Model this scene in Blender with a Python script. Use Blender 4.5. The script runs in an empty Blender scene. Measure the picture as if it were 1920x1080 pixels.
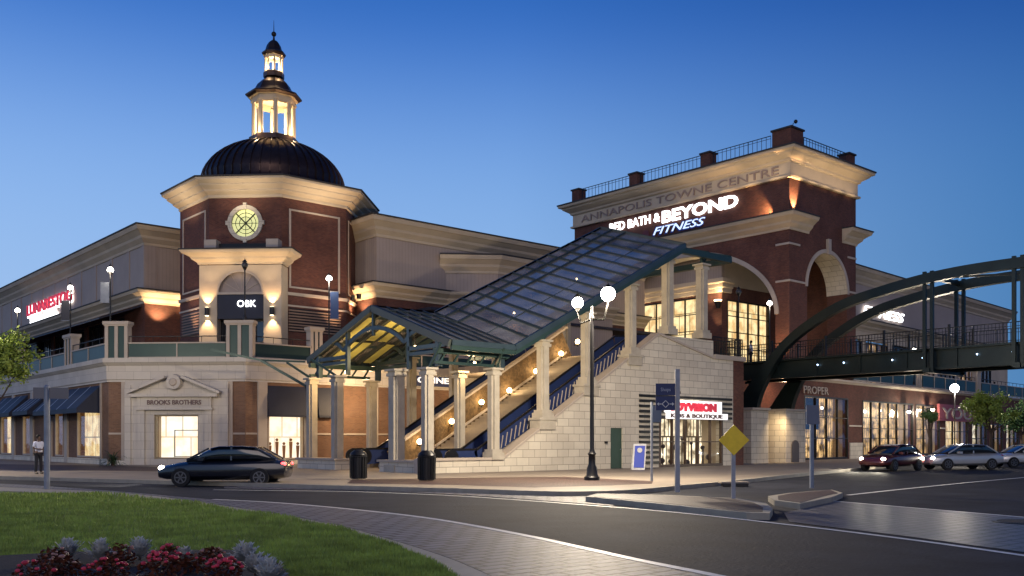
import bpy, bmesh, math, random
from mathutils import Vector, Matrix
random.seed(7)
sc = bpy.context.scene
R = math.radians
# ------------------------------------------------------------------ camera
# world axes: x and y follow the two street directions of the buildings, z up
YAW = R(41.1); F = 1780.0; EYE = 1.6
cam = bpy.data.cameras.new('camera'); cam_o = bpy.data.objects.new('camera', cam)
sc.collection.objects.link(cam_o); sc.camera = cam_o
cam_o.location = (0, 0, EYE); cam_o.rotation_euler = (R(90), 0, -YAW)
cam.lens = F/1920*36; cam.shift_y = 0.15; cam.clip_end = 3000
FW = (math.sin(YAW), math.cos(YAW)); RT = (math.cos(YAW), -math.sin(YAW))
# ------------------------------------------------------------------ sky: dusk, afterglow behind the viewer
wd = bpy.data.worlds.new('World'); sc.world = wd; wd.use_nodes = True
nt = wd.node_tree; N = nt.nodes; L = nt.links
bg = N['Background']; bg.inputs[1].default_value = 1.0
sky = N.new('ShaderNodeTexSky'); sky.sky_type = 'NISHITA'; sky.sun_disc = False
sky.sun_elevation = R(1.5); sky.sun_rotation = R(215); sky.ozone_density = 2.5
tc = N.new('ShaderNodeTexCoord'); sx = N.new('ShaderNodeSeparateXYZ'); L.new(tc.outputs['Generated'], sx.inputs[0])
rmp = N.new('ShaderNodeValToRGB'); L.new(sx.outputs['Z'], rmp.inputs[0])
e = rmp.color_ramp; e.interpolation = 'B_SPLINE'
e.elements[0].position = 0.0; e.elements[0].color = (.38, .56, .84, 1)
e.elements[1].position = 1.0; e.elements[1].color = (.012, .055, .20, 1)
for p, c in ((.14, (.33, .52, .84)), (.27, (.25, .46, .86)), (.40, (.022, .155, .60)), (.54, (.010, .08, .33))):
    q = e.elements.new(p); q.color = (*c, 1)
dt = N.new('ShaderNodeVectorMath'); dt.operation = 'DOT_PRODUCT'; L.new(tc.outputs['Generated'], dt.inputs[0])
dt.inputs[1].default_value = (RT[0], RT[1], 0)
mr = N.new('ShaderNodeMapRange'); L.new(dt.outputs['Value'], mr.inputs[0])
mr.inputs[1].default_value = -.5; mr.inputs[2].default_value = .5
tr = N.new('ShaderNodeValToRGB'); L.new(mr.outputs[0], tr.inputs[0]); te_ = tr.color_ramp
te_.elements[0].color = (1, 1, 1, 1); te_.elements[1].color = (.20, .40, .55, 1); q = te_.elements.new(.5); q.color = (.84, .90, .93, 1)
vm = N.new('ShaderNodeVectorMath'); vm.operation = 'MULTIPLY'; L.new(rmp.outputs[0], vm.inputs[0]); L.new(tr.outputs[0], vm.inputs[1])
ns = N.new('ShaderNodeVectorMath'); ns.operation = 'SCALE'; L.new(sky.outputs[0], ns.inputs[0]); ns.inputs['Scale'].default_value = .0015
ad = N.new('ShaderNodeVectorMath'); ad.operation = 'ADD'; L.new(vm.outputs[0], ad.inputs[0]); L.new(ns.outputs[0], ad.inputs[1])
L.new(ad.outputs[0], bg.inputs[0])
sun = bpy.data.lights.new('sun', 'SUN'); sun.energy = .62; sun.angle = R(35); sun.color = (1, .78, .62)
sun_o = bpy.data.objects.new('sun', sun); sc.collection.objects.link(sun_o)
sun_o.rotation_euler = Vector((math.sin(R(215)), math.cos(R(215)), math.tan(R(18)))).to_track_quat('Z', 'Y').to_euler()
sc.view_settings.view_transform = 'Standard'; sc.view_settings.look = 'None'; sc.view_settings.exposure = 0
sc.cycles.use_denoising = True; sc.cycles.max_bounces = 5; sc.cycles.diffuse_bounces = 2
sc.cycles.glossy_bounces = 3; sc.cycles.transparent_max_bounces = 8; sc.cycles.sample_clamp_indirect = 3
sc.cycles.caustics_reflective = False; sc.cycles.caustics_refractive = False

# ------------------------------------------------------------------ positions
def P(px, d, z=0.0):                 # point seen in pixel column px at depth d
    X = (px-960)/F*d
    return Vector((RT[0]*X+FW[0]*d, RT[1]*X+FW[1]*d, z))
def Gd(px, py, z=0.0):               # point on the ground (height z) seen at pixel px, py
    return P(px, (EYE-z)*F/(py-828), z)
def Q(px, py, d): return P(px, d, EYE+(828-py)/F*d)
def hit(px, p0, p1):                 # distance along the wall p0->p1 met by pixel column px
    a = (px-960)/F; dx, dy = FW[0]+RT[0]*a, FW[1]+RT[1]*a
    ex, ey = p1[0]-p0[0], p1[1]-p0[1]; l = math.hypot(ex, ey); ex /= l; ey /= l
    return (dy*p0[0]-dx*p0[1])/(dx*ey-dy*ex)

# ------------------------------------------------------------------ materials
MATS = {}
def nodes(name):
    m = bpy.data.materials.new(name); m.use_nodes = True; MATS[name] = m
    return m, m.node_tree.nodes, m.node_tree.links, m.node_tree.nodes['Principled BSDF']
def wallco(n, l, scale=1.0):         # (along wall, height) coordinates for any upright wall, (x, y) on level ones
    g = n.new('ShaderNodeNewGeometry'); cr = n.new('ShaderNodeVectorMath'); cr.operation = 'CROSS_PRODUCT'
    cr.inputs[0].default_value = (0, 0, 1); l.new(g.outputs['True Normal'], cr.inputs[1])
    nm = n.new('ShaderNodeVectorMath'); nm.operation = 'NORMALIZE'; l.new(cr.outputs[0], nm.inputs[0])
    d = n.new('ShaderNodeVectorMath'); d.operation = 'DOT_PRODUCT'; l.new(g.outputs['Position'], d.inputs[0]); l.new(nm.outputs[0], d.inputs[1])
    s = n.new('ShaderNodeSeparateXYZ'); l.new(g.outputs['Position'], s.inputs[0])
    c = n.new('ShaderNodeCombineXYZ'); l.new(d.outputs['Value'], c.inputs[0]); l.new(s.outputs['Z'], c.inputs[1])
    return c.outputs[0], g.outputs['Position']
def mottled(n, l, col_out, pos, amt=.35, scale=.35):
    no = n.new('ShaderNodeTexNoise'); no.inputs['Scale'].default_value = scale; no.inputs['Detail'].default_value = 6; no.inputs['Roughness'].default_value = .65
    l.new(pos, no.inputs['Vector'])
    mp = n.new('ShaderNodeMapRange'); l.new(no.outputs['Fac'], mp.inputs[0]); mp.inputs[1].default_value = .25; mp.inputs[2].default_value = .75
    mp.inputs[3].default_value = 1-amt; mp.inputs[4].default_value = 1+amt
    v = n.new('ShaderNodeVectorMath'); v.operation = 'SCALE'; l.new(col_out, v.inputs[0]); l.new(mp.outputs[0], v.inputs['Scale'])
    return v.outputs[0]
def brickmat(name, c1, c2, mortar, w, h, ms, rough=.85, amt=.3, flat=False, bump=.3, squash=None, sc2=.35, spec=.3):
    m, n, l, b = nodes(name)
    uv, pos = wallco(n, l)
    t = n.new('ShaderNodeTexBrick'); l.new(pos if flat else uv, t.inputs['Vector'])
    t.inputs['Color1'].default_value = (*c1, 1); t.inputs['Color2'].default_value = (*c2, 1); t.inputs['Mortar'].default_value = (*mortar, 1)
    t.inputs['Scale'].default_value = 1; t.inputs['Mortar Size'].default_value = ms; t.inputs['Brick Width'].default_value = w; t.inputs['Row Height'].default_value = h
    t.inputs['Mortar Smooth'].default_value = .3
    l.new(mottled(n, l, t.outputs['Color'], pos, amt, sc2), b.inputs['Base Color'])
    b.inputs['Roughness'].default_value = rough; b.inputs['Specular IOR Level'].default_value = spec
    if bump:
        bp = n.new('ShaderNodeBump'); bp.inputs['Strength'].default_value = bump; bp.inputs['Distance'].default_value = .05 if flat else .02; bp.invert = True
        l.new(t.outputs['Fac'], bp.inputs['Height']); l.new(bp.outputs[0], b.inputs['Normal'])
    return m
def plain(name, c, rough=.6, metal=0, amt=.15, scale=.8, spec=.4, bump=0, bscale=20, coat=0):
    m, n, l, b = nodes(name)
    g = n.new('ShaderNodeNewGeometry'); rgb = n.new('ShaderNodeRGB'); rgb.outputs[0].default_value = (*c, 1)
    l.new(mottled(n, l, rgb.outputs[0], g.outputs['Position'], amt, scale), b.inputs['Base Color'])
    b.inputs['Roughness'].default_value = rough; b.inputs['Metallic'].default_value = metal; b.inputs['Specular IOR Level'].default_value = spec
    b.inputs['Coat Weight'].default_value = coat; b.inputs['Coat Roughness'].default_value = .08
    if bump:
        no = n.new('ShaderNodeTexNoise'); no.inputs['Scale'].default_value = bscale; no.inputs['Detail'].default_value = 5; l.new(g.outputs['Position'], no.inputs['Vector'])
        bp = n.new('ShaderNodeBump'); bp.inputs['Strength'].default_value = bump; bp.inputs['Distance'].default_value = .03
        l.new(no.outputs['Fac'], bp.inputs['Height']); l.new(bp.outputs[0], b.inputs['Normal'])
    return m
def glow(name, c, s):
    m, n, l, b = nodes(name)
    b.inputs['Base Color'].default_value = (*c, 1); b.inputs['Emission Color'].default_value = (*c, 1); b.inputs['Emission Strength'].default_value = s
    return m
def shopglow(name, c1, c2, s, dark=.1, w=.7):   # lit shop interior seen through a window: upright displays and shelves
    m, n, l, b = nodes(name)
    uv, pos = wallco(n, l)
    t = n.new('ShaderNodeTexBrick'); l.new(uv, t.inputs['Vector']); t.inputs['Scale'].default_value = 1
    t.inputs['Brick Width'].default_value = w; t.inputs['Row Height'].default_value = 1.9; t.inputs['Mortar Size'].default_value = .05
    t.inputs['Color1'].default_value = (*c1, 1); t.inputs['Color2'].default_value = (*c2, 1); t.inputs['Mortar'].default_value = (c2[0]*dark, c2[1]*dark, c2[2]*dark, 1)
    no = n.new('ShaderNodeTexNoise'); no.inputs['Scale'].default_value = 1.3; no.inputs['Detail'].default_value = 4; l.new(uv, no.inputs['Vector'])
    cr = n.new('ShaderNodeValToRGB'); l.new(no.outputs['Fac'], cr.inputs[0]); cr.color_ramp.elements[0].position = .38; cr.color_ramp.elements[1].position = .58
    cr.color_ramp.elements[0].color = (dark*2, dark*1.6, dark*1.2, 1)
    mx = n.new('ShaderNodeMix'); mx.data_type = 'RGBA'; mx.blend_type = 'MULTIPLY'; mx.inputs[0].default_value = 1
    l.new(t.outputs['Color'], mx.inputs[6]); l.new(cr.outputs[0], mx.inputs[7])
    l.new(mx.outputs[2], b.inputs['Emission Color']); b.inputs['Emission Strength'].default_value = s
    b.inputs['Base Color'].default_value = (.2, .16, .1, 1)
    return m
def glassmat(name, tint, fac, rough=.04, refl=(.8, .85, .95), k=1.0, veil=0):
    m = bpy.data.materials.new(name); m.use_nodes = True; n = m.node_tree.nodes; l = m.node_tree.links; n.clear(); MATS[name] = m
    o = n.new('ShaderNodeOutputMaterial'); tr = n.new('ShaderNodeBsdfTransparent'); tr.inputs[0].default_value = (*tint, 1)
    gl = n.new('ShaderNodeBsdfGlossy'); gl.inputs['Roughness'].default_value = rough; gl.inputs[0].default_value = (*refl, 1)
    lw = n.new('ShaderNodeLayerWeight'); lw.inputs[0].default_value = fac
    g = n.new('ShaderNodeNewGeometry'); no = n.new('ShaderNodeTexNoise'); no.inputs['Scale'].default_value = .45; l.new(g.outputs['Position'], no.inputs['Vector'])
    bp = n.new('ShaderNodeBump'); bp.inputs['Strength'].default_value = .12; bp.inputs['Distance'].default_value = .3; l.new(no.outputs['Fac'], bp.inputs['Height']); l.new(bp.outputs[0], gl.inputs['Normal'])
    mx = n.new('ShaderNodeMixShader'); mm = n.new('ShaderNodeMath'); mm.operation = 'MULTIPLY'; mm.inputs[1].default_value = k; l.new(lw.outputs['Fresnel'], mm.inputs[0]); l.new(mm.outputs[0], mx.inputs[0]); l.new(tr.outputs[0], mx.inputs[1]); l.new(gl.outputs[0], mx.inputs[2])
    if veil:  # pale diffuse veil, stands in for a greyer sky reflection on the glass
        df = n.new('ShaderNodeBsdfDiffuse'); df.inputs[0].default_value = (.42, .41, .40, 1); m2 = n.new('ShaderNodeMixShader'); n2 = n.new('ShaderNodeTexNoise'); n2.inputs['Scale'].default_value = .8; n2.inputs['Detail'].default_value = 5
        l.new(g.outputs['Position'], n2.inputs['Vector']); m3 = n.new('ShaderNodeMapRange'); l.new(n2.outputs['Fac'], m3.inputs[0]); m3.inputs[1].default_value = .35; m3.inputs[2].default_value = .65; m3.inputs[3].default_value = veil*.5; m3.inputs[4].default_value = veil*1.6
        l.new(m3.outputs[0], m2.inputs[0]); l.new(mx.outputs[0], m2.inputs[1]); l.new(df.outputs[0], m2.inputs[2]); l.new(m2.outputs[0], o.inputs[0])
    else: l.new(mx.outputs[0], o.inputs[0])
    return m
brick = brickmat('brick', (.135, .046, .030), (.085, .030, .022), (.10, .075, .065), .22, .075, .008, amt=.4)
brick_tan = brickmat('brown_brick', (.20, .105, .062), (.15, .08, .05), (.16, .13, .10), .24, .08, .008)
stone = brickmat('stone_block', (.60, .55, .45), (.52, .47, .385), (.24, .22, .18), .8, .4, .014, amt=.16)
stone_big = brickmat('limestone', (.52, .48, .42), (.47, .43, .38), (.30, .27, .24), 1.1, .55, .01, amt=.12)
cream = plain('cream_stucco', (.47, .39, .29), .8, amt=.14, scale=.5)
trim = plain('pale_trim', (.41, .35, .29), .7, amt=.14)
column_m = plain('column_stone', (.40, .36, .29), .75, amt=.2, scale=1.5)
def siding():
    m, n, l, b = nodes('grey_siding'); uv, pos = wallco(n, l)
    w = n.new('ShaderNodeTexWave'); w.bands_direction = 'X'; w.inputs['Scale'].default_value = 1.1; w.inputs['Distortion'].default_value = 0; l.new(uv, w.inputs['Vector'])
    r = n.new('ShaderNodeValToRGB'); l.new(w.outputs['Fac'], r.inputs[0]); r.color_ramp.elements[0].position = .05; r.color_ramp.elements[1].position = .22
    r.color_ramp.elements[0].color = (.30, .245, .21, 1); r.color_ramp.elements[1].color = (.34, .275, .235, 1)
    l.new(mottled(n, l, r.outputs[0], pos, .12, .3), b.inputs['Base Color']); b.inputs['Roughness'].default_value = .7
    return m
siding_m = siding()
copper = plain('dark_copper', (.055, .035, .03), .36, .75, .35, 1.5)
roofm = plain('roof_dark', (.03, .028, .03), .7)
blackm = plain('black_metal', (.012, .012, .014), .4, .3)
greenm = plain('green_metal', (.028, .055, .050), .42, .3)
bridge_m = plain('bridge_paint', (.010, .019, .020), .4, .4, .3, 1.0)
steel_blue = plain('blue_grey_steel', (.042, .066, .080), .38, .4, .25)
greysteel = plain('galvanised_steel', (.22, .24, .28), .5, .3, .2, 3)
awn = plain('navy_canvas', (.012, .016, .035), .6, amt=.2)
awn_stripe = plain('white_stripe', (.35, .38, .45), .6)
navy = plain('navy_panel', (.014, .028, .10), .55)
asphalt = plain('asphalt', (.023, .025, .034), .82, amt=.5, scale=.6, spec=.12, bump=.5, bscale=14)
apron_m = brickmat('block_paving', (.15, .15, .18), (.09, .09, .115), (.012, .012, .015), .5, .26, .035, .6, .25, True, .9)
cobble = brickmat('wet_block_paving', (.10, .095, .10), (.06, .06, .065), (.015, .015, .015), .5, .26, .03, .42, .25, True, .8, spec=.6)
paver_red = brickmat('red_paver', (.070, .040, .033), (.05, .03, .026), (.03, .025, .02), .2, .1, .006, .6, .25, True, .3)
concrete = brickmat('pavement_concrete', (.25, .21, .165), (.22, .185, .15), (.17, .15, .13), 1.6, 1.6, .012, .6, .2, True, .15)
kerbm = plain('kerb_concrete', (.31, .275, .215), .7, amt=.2, scale=2)
paint = plain('road_paint', (.62, .62, .60), .5, amt=.25, scale=6)
grass_m = plain('grass', (.12, .17, .035), .8, amt=.5, scale=1.2, bump=.8, bscale=40)
soil = plain('mulch', (.022, .017, .02), .95, amt=.6, scale=9, bump=1, bscale=30)
door_g = plain('green_door_paint', (.04, .075, .055), .5)
yellow = plain('faded_yellow', (.80, .54, .02), .5, amt=.12, scale=6)
skin = plain('skin', (.12, .07, .05), .6); white_c = plain('white_cotton', (.6, .63, .75), .8); black_c = plain('dark_cloth', (.012, .013, .02), .8)
blue_c = plain('blue_cloth', (.05, .08, .2), .8)
bark = plain('bark', (.07, .05, .04), .9, bump=.6, bscale=12)
leafm = plain('leaf_green', (.22, .30, .05), .6, amt=.5, scale=1.6)
leafd = plain('leaf_dark', (.05, .11, .035), .6, amt=.5, scale=1.6)
palmm = plain('palm_green', (.05, .09, .045), .5, amt=.4, scale=3)
redleaf = plain('bronze_leaf', (.14, .045, .025), .55, amt=.6, scale=9)
petal = plain('pink_petal', (.62, .05, .08), .6, amt=.4, scale=12)
petalp = plain('pale_petal', (.38, .20, .16), .6, amt=.4, scale=12)
silver = plain('silver_leaf', (.46, .47, .45), .7, amt=.3, scale=9)
canopy_gl = glassmat('canopy_glass', (.80, .80, .84), .50, .16, (.86, .70, .60), .75, .24)  # pale veil mixed in to imitate a greyer sky reflection
shop_gl = glassmat('shop_glass', (.9, .9, .9), .12, k=.3)
darkglass = plain('dark_glass', (.012, .016, .022), .08, 0, .3, 1.0, spec=.9)
lampw = glow('lamp_white', (1, .95, .86), 26); lampwarm = glow('lamp_warm', (1, .72, .34), 22)
lampdim = glow('lamp_terrace', (1, .93, .84), 14)
sconce_g = glow('sconce_glow', (1, .78, .48), 6)
signw = glow('sign_white', (1, 1, 1), 3.2); signb = glow('sign_blue', (.62, .76, 1), 1.2); signr = glow('sign_red', (.55, .02, .05), .55)
signbrown = plain('bronze_letter', (.13, .08, .075), .5)
winwhite = shopglow('shop_light_white', (1, .96, .85), (1, .90, .70), 1.5, .6, 1.1)
winwarm = shopglow('shop_light_warm', (1, .80, .42), (.95, .72, .40), 1.5, .35, .9)
wincream = shopglow('shop_light_cream', (1, .80, .42), (.92, .70, .36), 1.6, .35, 1.2)
winmix = shopglow('shop_light_mixed', (1, .62, .25), (.5, .30, .11), 1.9, .02, .4)
winbright = shopglow('shop_light_bright', (1, .88, .62), (.7, .55, .34), 2.2, .06, .35)
winorange = glow('bar_glow', (1, .38, .10), .9)
clock_g = glow('clock_face', (.80, .82, .36), .62)
head_g = glow('headlight_glow', (1, .92, .74), 60); tail_g = glow('taillight_glow', (1, .06, .06), 7); amber = glow('side_marker', (1, .3, .1), 2)
bluedot = glow('blue_deck_light', (.5, .7, 1), 9)
chrome = plain('rim_metal', (.12, .12, .13), .35, .6); rubber = plain('tyre_rubber', (.012, .012, .012), .8)

# ------------------------------------------------------------------ mesh builder
class MB:
    def __init__(s): s.v = []; s.f = []
    def add(s, vs, fs):
        o = len(s.v); s.v += [tuple(v) for v in vs]; s.f += [tuple(i+o for i in f) for f in fs]; return s
    def box(s, x0, x1, y0, y1, z0, z1):
        return s.add([(x0,y0,z0),(x1,y0,z0),(x1,y1,z0),(x0,y1,z0),(x0,y0,z1),(x1,y0,z1),(x1,y1,z1),(x0,y1,z1)],
                     [(0,3,2,1),(4,5,6,7),(0,1,5,4),(1,2,6,5),(2,3,7,6),(3,0,4,7)])
    def beam(s, p, q, w, h, up=(0,0,1)):
        p, q = Vector(p), Vector(q); d = (q-p).normalized(); u = Vector(up)
        x = d.cross(u)
        if x.length < 1e-4: x = d.cross(Vector((1,0,0)))
        x.normalize(); y = x.cross(d).normalized(); x *= w/2; y *= h/2
        vs = [c+a*x+b*y for c in (p, q) for a, b in ((-1,-1),(1,-1),(1,1),(-1,1))]
        return s.add(vs, [(0,1,2,3),(7,6,5,4),(0,4,5,1),(1,5,6,2),(2,6,7,3),(3,7,4,0)])
    def tube(s, p, q, r, r2=None, n=10):
        p, q = Vector(p), Vector(q); r2 = r if r2 is None else r2; d = (q-p).normalized()
        a = d.orthogonal().normalized(); b = d.cross(a); vs = []
        for c, rr in ((p, r), (q, r2)):
            for i in range(n):
                t = 2*math.pi*i/n; vs.append(c+(a*math.cos(t)+b*math.sin(t))*rr)
        return s.add(vs, [tuple(range(n))[::-1], tuple(range(n, 2*n))]+[(i, (i+1)%n, n+(i+1)%n, n+i) for i in range(n)])
    def lathe(s, c, prof, n=16, rot=0.0, caps=True, rib=None):
        vs = []; k = len(prof)
        for j, (r, z) in enumerate(prof):
            for i in range(n):
                t = rot+2*math.pi*i/n; rr = r*(1+(rib if rib and i % 3 == 0 else 0)); vs.append((c[0]+rr*math.cos(t), c[1]+rr*math.sin(t), c[2]+z))
        fs = [(j*n+i, j*n+(i+1)%n, (j+1)*n+(i+1)%n, (j+1)*n+i) for j in range(k-1) for i in range(n)]
        if caps: fs += [tuple(range(n))[::-1], tuple((k-1)*n+i for i in range(n))]
        return s.add(vs, fs)
    def ball(s, c, r, n=12, m=8, sz=1):
        return s.lathe(c, [(max(r*math.sin(math.pi*j/m), 1e-3), -r*sz*math.cos(math.pi*j/m)) for j in range(m+1)], n)
    def prism(s, poly, z0, z1):          # poly counter-clockwise in (x, y)
        n = len(poly); ar = sum(poly[i][0]*poly[(i+1)%n][1]-poly[(i+1)%n][0]*poly[i][1] for i in range(n))
        if ar < 0: poly = poly[::-1]
        return s.add([(p[0], p[1], z0) for p in poly]+[(p[0], p[1], z1) for p in poly],
                     [tuple(range(n))[::-1], tuple(range(n, 2*n))]+[(i, (i+1)%n, n+(i+1)%n, n+i) for i in range(n)])
    def sweep(s, path, prof, closed=False):   # prof: (outward, z); outward is to the right of the path
        n = len(path); P2 = [Vector((p[0], p[1])) for p in path]; rings = []
        for i in range(n):
            ds = []
            if closed or i > 0: ds.append((P2[i]-P2[i-1]).normalized())
            if closed or i < n-1: ds.append((P2[(i+1) % n]-P2[i]).normalized())
            ns_ = [Vector((d.y, -d.x)) for d in ds]; nn = sum(ns_, Vector((0, 0))).normalized(); k = 1/max(.3, nn.dot(ns_[0]))
            rings.append([(P2[i].x+nn.x*o*k, P2[i].y+nn.y*o*k, z) for o, z in prof])
        m = len(prof); o = len(s.v)
        s.v += [v for r in rings for v in r]
        for i in range(n if closed else n-1):
            j = (i+1) % n
            s.f += [(o+i*m+k, o+i*m+(k+1) % m, o+j*m+(k+1) % m, o+j*m+k) for k in range(m)]
        if not closed: s.f += [tuple(o+k for k in range(m))[::-1], tuple(o+(n-1)*m+k for k in range(m))]
        return s
    def islands(s):
        p = list(range(len(s.v)))
        def f(i):
            while p[i] != i: p[i] = p[p[i]]; i = p[i]
            return i
        for fc in s.f:
            for k in fc[1:]: p[f(k)] = f(fc[0])
        gr = {}
        for fc in s.f: gr.setdefault(f(fc[0]), []).append(fc)
        out = []
        for fs in gr.values():
            m_ = MB(); ids = {}
            for fc in fs:
                for k in fc:
                    if k not in ids: ids[k] = len(m_.v); m_.v.append(s.v[k])
                m_.f.append(tuple(ids[k] for k in fc))
            out.append(m_)
        return out
    def each(s, name, m, parent, smooth=False): return [i.build(name, m, parent, smooth) for i in s.islands()]
    def build(s, name, m, parent=None, smooth=False, loc=None):
        me = bpy.data.meshes.new(name)
        off = Vector(parent['_o']) if parent is not None and '_o' in parent else Vector((0, 0, 0))
        if parent is None and loc is not None: off = Vector(loc)
        me.from_pydata([tuple(Vector(v)-off) for v in s.v], [], s.f); me.validate()
        bm = bmesh.new(); bm.from_mesh(me); bmesh.ops.recalc_face_normals(bm, faces=bm.faces); bm.to_mesh(me); bm.free()
        if smooth: me.shade_smooth(); me.set_sharp_from_angle(angle=R(40))
        me.materials.append(m); o = bpy.data.objects.new(name, me); sc.collection.objects.link(o)
        if parent is not None:
            o.parent = parent
            if '_o' in parent: o['_o'] = parent['_o']
            if '_sub' in parent: pass
        elif loc is not None: o.location = loc
        return o
def sub(name, mb, m, part, smooth=False):    # sub-part: parent part sits at its thing's origin
    return mb.build(name, m, part, smooth)
def tag(o, label=None, cat=None, group=None, kind=None):
    if label: o['label'] = label
    if cat: o['category'] = cat
    if group: o['group'] = group
    if kind: o['kind'] = kind
    return o
def thing(name, label, cat, loc=(0, 0, 0), group=None, rz=0, local=False):
    o = bpy.data.objects.new(name, None); sc.collection.objects.link(o); o.location = loc; o.rotation_euler = (0, 0, rz); o.empty_display_size = .2
    if not local: o['_o'] = tuple(loc)
    return tag(o, label, cat, group)
def struct(name, mb, m, loc=(0, 0, 0)): o = mb.build(name, m, None, loc=loc); o['kind'] = 'structure'; return o
def copy_tree(o, parent=None):
    c = o.copy(); sc.collection.objects.link(c); c.parent = parent
    for ch in list(o.children): copy_tree(ch, c)
    return c
def lamp(kind, loc, e, col=(1, .8, .55), r=.1, aim=None, cone=70, blend=.6, parent=None, local=False):
    d = bpy.data.lights.new('lamp_light', kind); d.energy = e; d.color = col
    if kind != 'AREA': d.shadow_soft_size = r
    else: d.size = r
    if kind == 'SPOT': d.spot_size = R(cone); d.spot_blend = blend
    o = bpy.data.objects.new('lamp_light', d); sc.collection.objects.link(o)
    if parent is not None:
        o.parent = parent; off = Vector((0, 0, 0)) if local else Vector(parent['_o'])
    else: off = Vector((0, 0, 0))
    o.location = Vector(loc)-off
    if aim is not None: o.rotation_euler = (Vector(loc)-Vector(aim)).to_track_quat('Z', 'Y').to_euler()
    return o
class Wall:                                  # flat upright wall from p0 to p1, outward = right of the direction
    def __init__(s, p0, p1):
        s.p0 = Vector(p0[:2]); s.p1 = Vector(p1[:2]); s.d = (s.p1-s.p0).normalized(); s.n = Vector((s.d.y, -s.d.x)); s.len = (s.p1-s.p0).length
    def at(s, t, o=0, z=0): q = s.p0+s.d*t+s.n*o; return (q.x, q.y, z)
    def px(s, x): return hit(x, s.p0, s.p1)
    def zat(s, x, y):                        # height of pixel (x, y) on this wall
        q = s.at(s.px(x)); dd = q[0]*FW[0]+q[1]*FW[1]; return EYE+(828-y)/F*dd
    def block(s, mb, t0, t1, o0, o1, z0, z1):
        c = [s.at(t0, o0), s.at(t1, o0), s.at(t1, o1), s.at(t0, o1)]
        return mb.prism([(a[0], a[1]) for a in c], z0, z1)
    def wall(s, mb, z0, z1, holes=(), th=.4, t0=0, t1=None):
        t1 = s.len if t1 is None else t1
        ts = sorted({t0, t1, *[h[0] for h in holes], *[h[1] for h in holes]}); ts = [t for t in ts if t0 <= t <= t1]
        for a, b in zip(ts, ts[1:]):
            hs = sorted([(h[2], h[3]) for h in holes if h[0] <= a+1e-6 and h[1] >= b-1e-6]); z = z0
            for c, d in hs:
                if c > z: s.block(mb, a, b, -th, 0, z, c)
                z = d
            if z < z1: s.block(mb, a, b, -th, 0, z, z1)
        return mb
    def frame(s, mb, t0, t1, z0, z1, w, o0, o1, nx=0, nz=0, bar=.06):
        s.block(mb, t0, t1, o0, o1, z1-w, z1); s.block(mb, t0, t1, o0, o1, z0, z0+w)
        s.block(mb, t0, t0+w, o0, o1, z0+w, z1-w); s.block(mb, t1-w, t1, o0, o1, z0+w, z1-w)
        e_ = .003
        for i in range(1, nx+1):
            t = t0+(t1-t0)*i/(nx+1); s.block(mb, t-bar/2, t+bar/2, o0+e_, o1-e_, z0+w, z1-w)
        for i in range(1, nz+1):
            z = z0+(z1-z0)*i/(nz+1); s.block(mb, t0+w, t1-w, o0+2*e_, o1-2*e_, z-bar/2, z+bar/2)
        return mb
    def arch(s, mb, tc_, hw, zc, zh, ztop, th, n=28):   # wall piece above an arch
        ts = [tc_-hw*math.cos(math.pi*i/n) for i in range(n+1)]
        zs = [zc+zh*math.sin(math.pi*i/n) for i in range(n+1)]
        for i in range(n):
            a, b = s.at(ts[i], 0), s.at(ts[i+1], 0); c, d = s.at(ts[i], -th), s.at(ts[i+1], -th)
            vs = [(*a[:2], zs[i]), (*b[:2], zs[i+1]), (*b[:2], ztop), (*a[:2], ztop), (*c[:2], zs[i]), (*d[:2], zs[i+1]), (*d[:2], ztop), (*c[:2], ztop)]
            mb.add(vs, [(0,1,2,3), (5,4,7,6), (4,5,1,0), (3,2,6,7)])
        return mb
    def ring(s, mb, tc_, hw, zc, zh, w, o0, o1, n=28, a0=0, a1=1):
        for i in range(n):
            if not (a0 <= i/n < a1): continue
            vs = []
            for o in (o0, o1):
                for k in (i, i+1):
                    t = math.pi*k/n
                    for e_ in (0, w):
                        q = s.at(tc_-(hw+e_)*math.cos(t), o); vs.append((q[0], q[1], zc+(zh+e_)*math.sin(t)))
            mb.add(vs, [(0,1,3,2), (4,6,7,5), (0,2,6,4), (1,5,7,3), (0,4,5,1), (2,3,7,6)])
        return mb
def text(s, wall, t0, t1, z0, h, m, parent, out=.12, ext=.05, bold=.0, name='letters', shear=0, label=None):
    c = bpy.data.curves.new(name, 'FONT'); c.body = s; c.extrude = ext; c.offset = bold; c.shear = shear; c.size = h*1.42; c.resolution_u = 3; c.materials.append(m)
    o = bpy.data.objects.new(name, c); sc.collection.objects.link(o)
    bpy.context.view_layer.update(); w = o.dimensions.x
    k = (t1-t0)/w
    dx, nn = wall.d, wall.n
    q = Vector(wall.at(t0, out, z0)); off = Vector(parent['_o']) if parent is not None and '_o' in parent else Vector((0, 0, 0))
    M = Matrix(((dx.x*k, 0, nn.x, q.x-off.x), (dx.y*k, 0, nn.y, q.y-off.y), (0, 1, 0, q.z-off.z), (0, 0, 0, 1)))
    me = bpy.data.meshes.new_from_object(o); bpy.data.objects.remove(o); o = bpy.data.objects.new(name, me); sc.collection.objects.link(o)
    if parent is not None: o.parent = parent
    o.matrix_local = M
    if label: o['label'] = label
    return o
CORN = lambda o, z0, z1: [(-.05, z0), (.08*o, z0), (.12*o, z0+.14*(z1-z0)), (.40*o, z0+.36*(z1-z0)), (.46*o, z0+.50*(z1-z0)), (.82*o, z0+.74*(z1-z0)), (.90*o, z0+.76*(z1-z0)), (o, z0+.93*(z1-z0)), (o, z1), (-.05, z1)]

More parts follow.
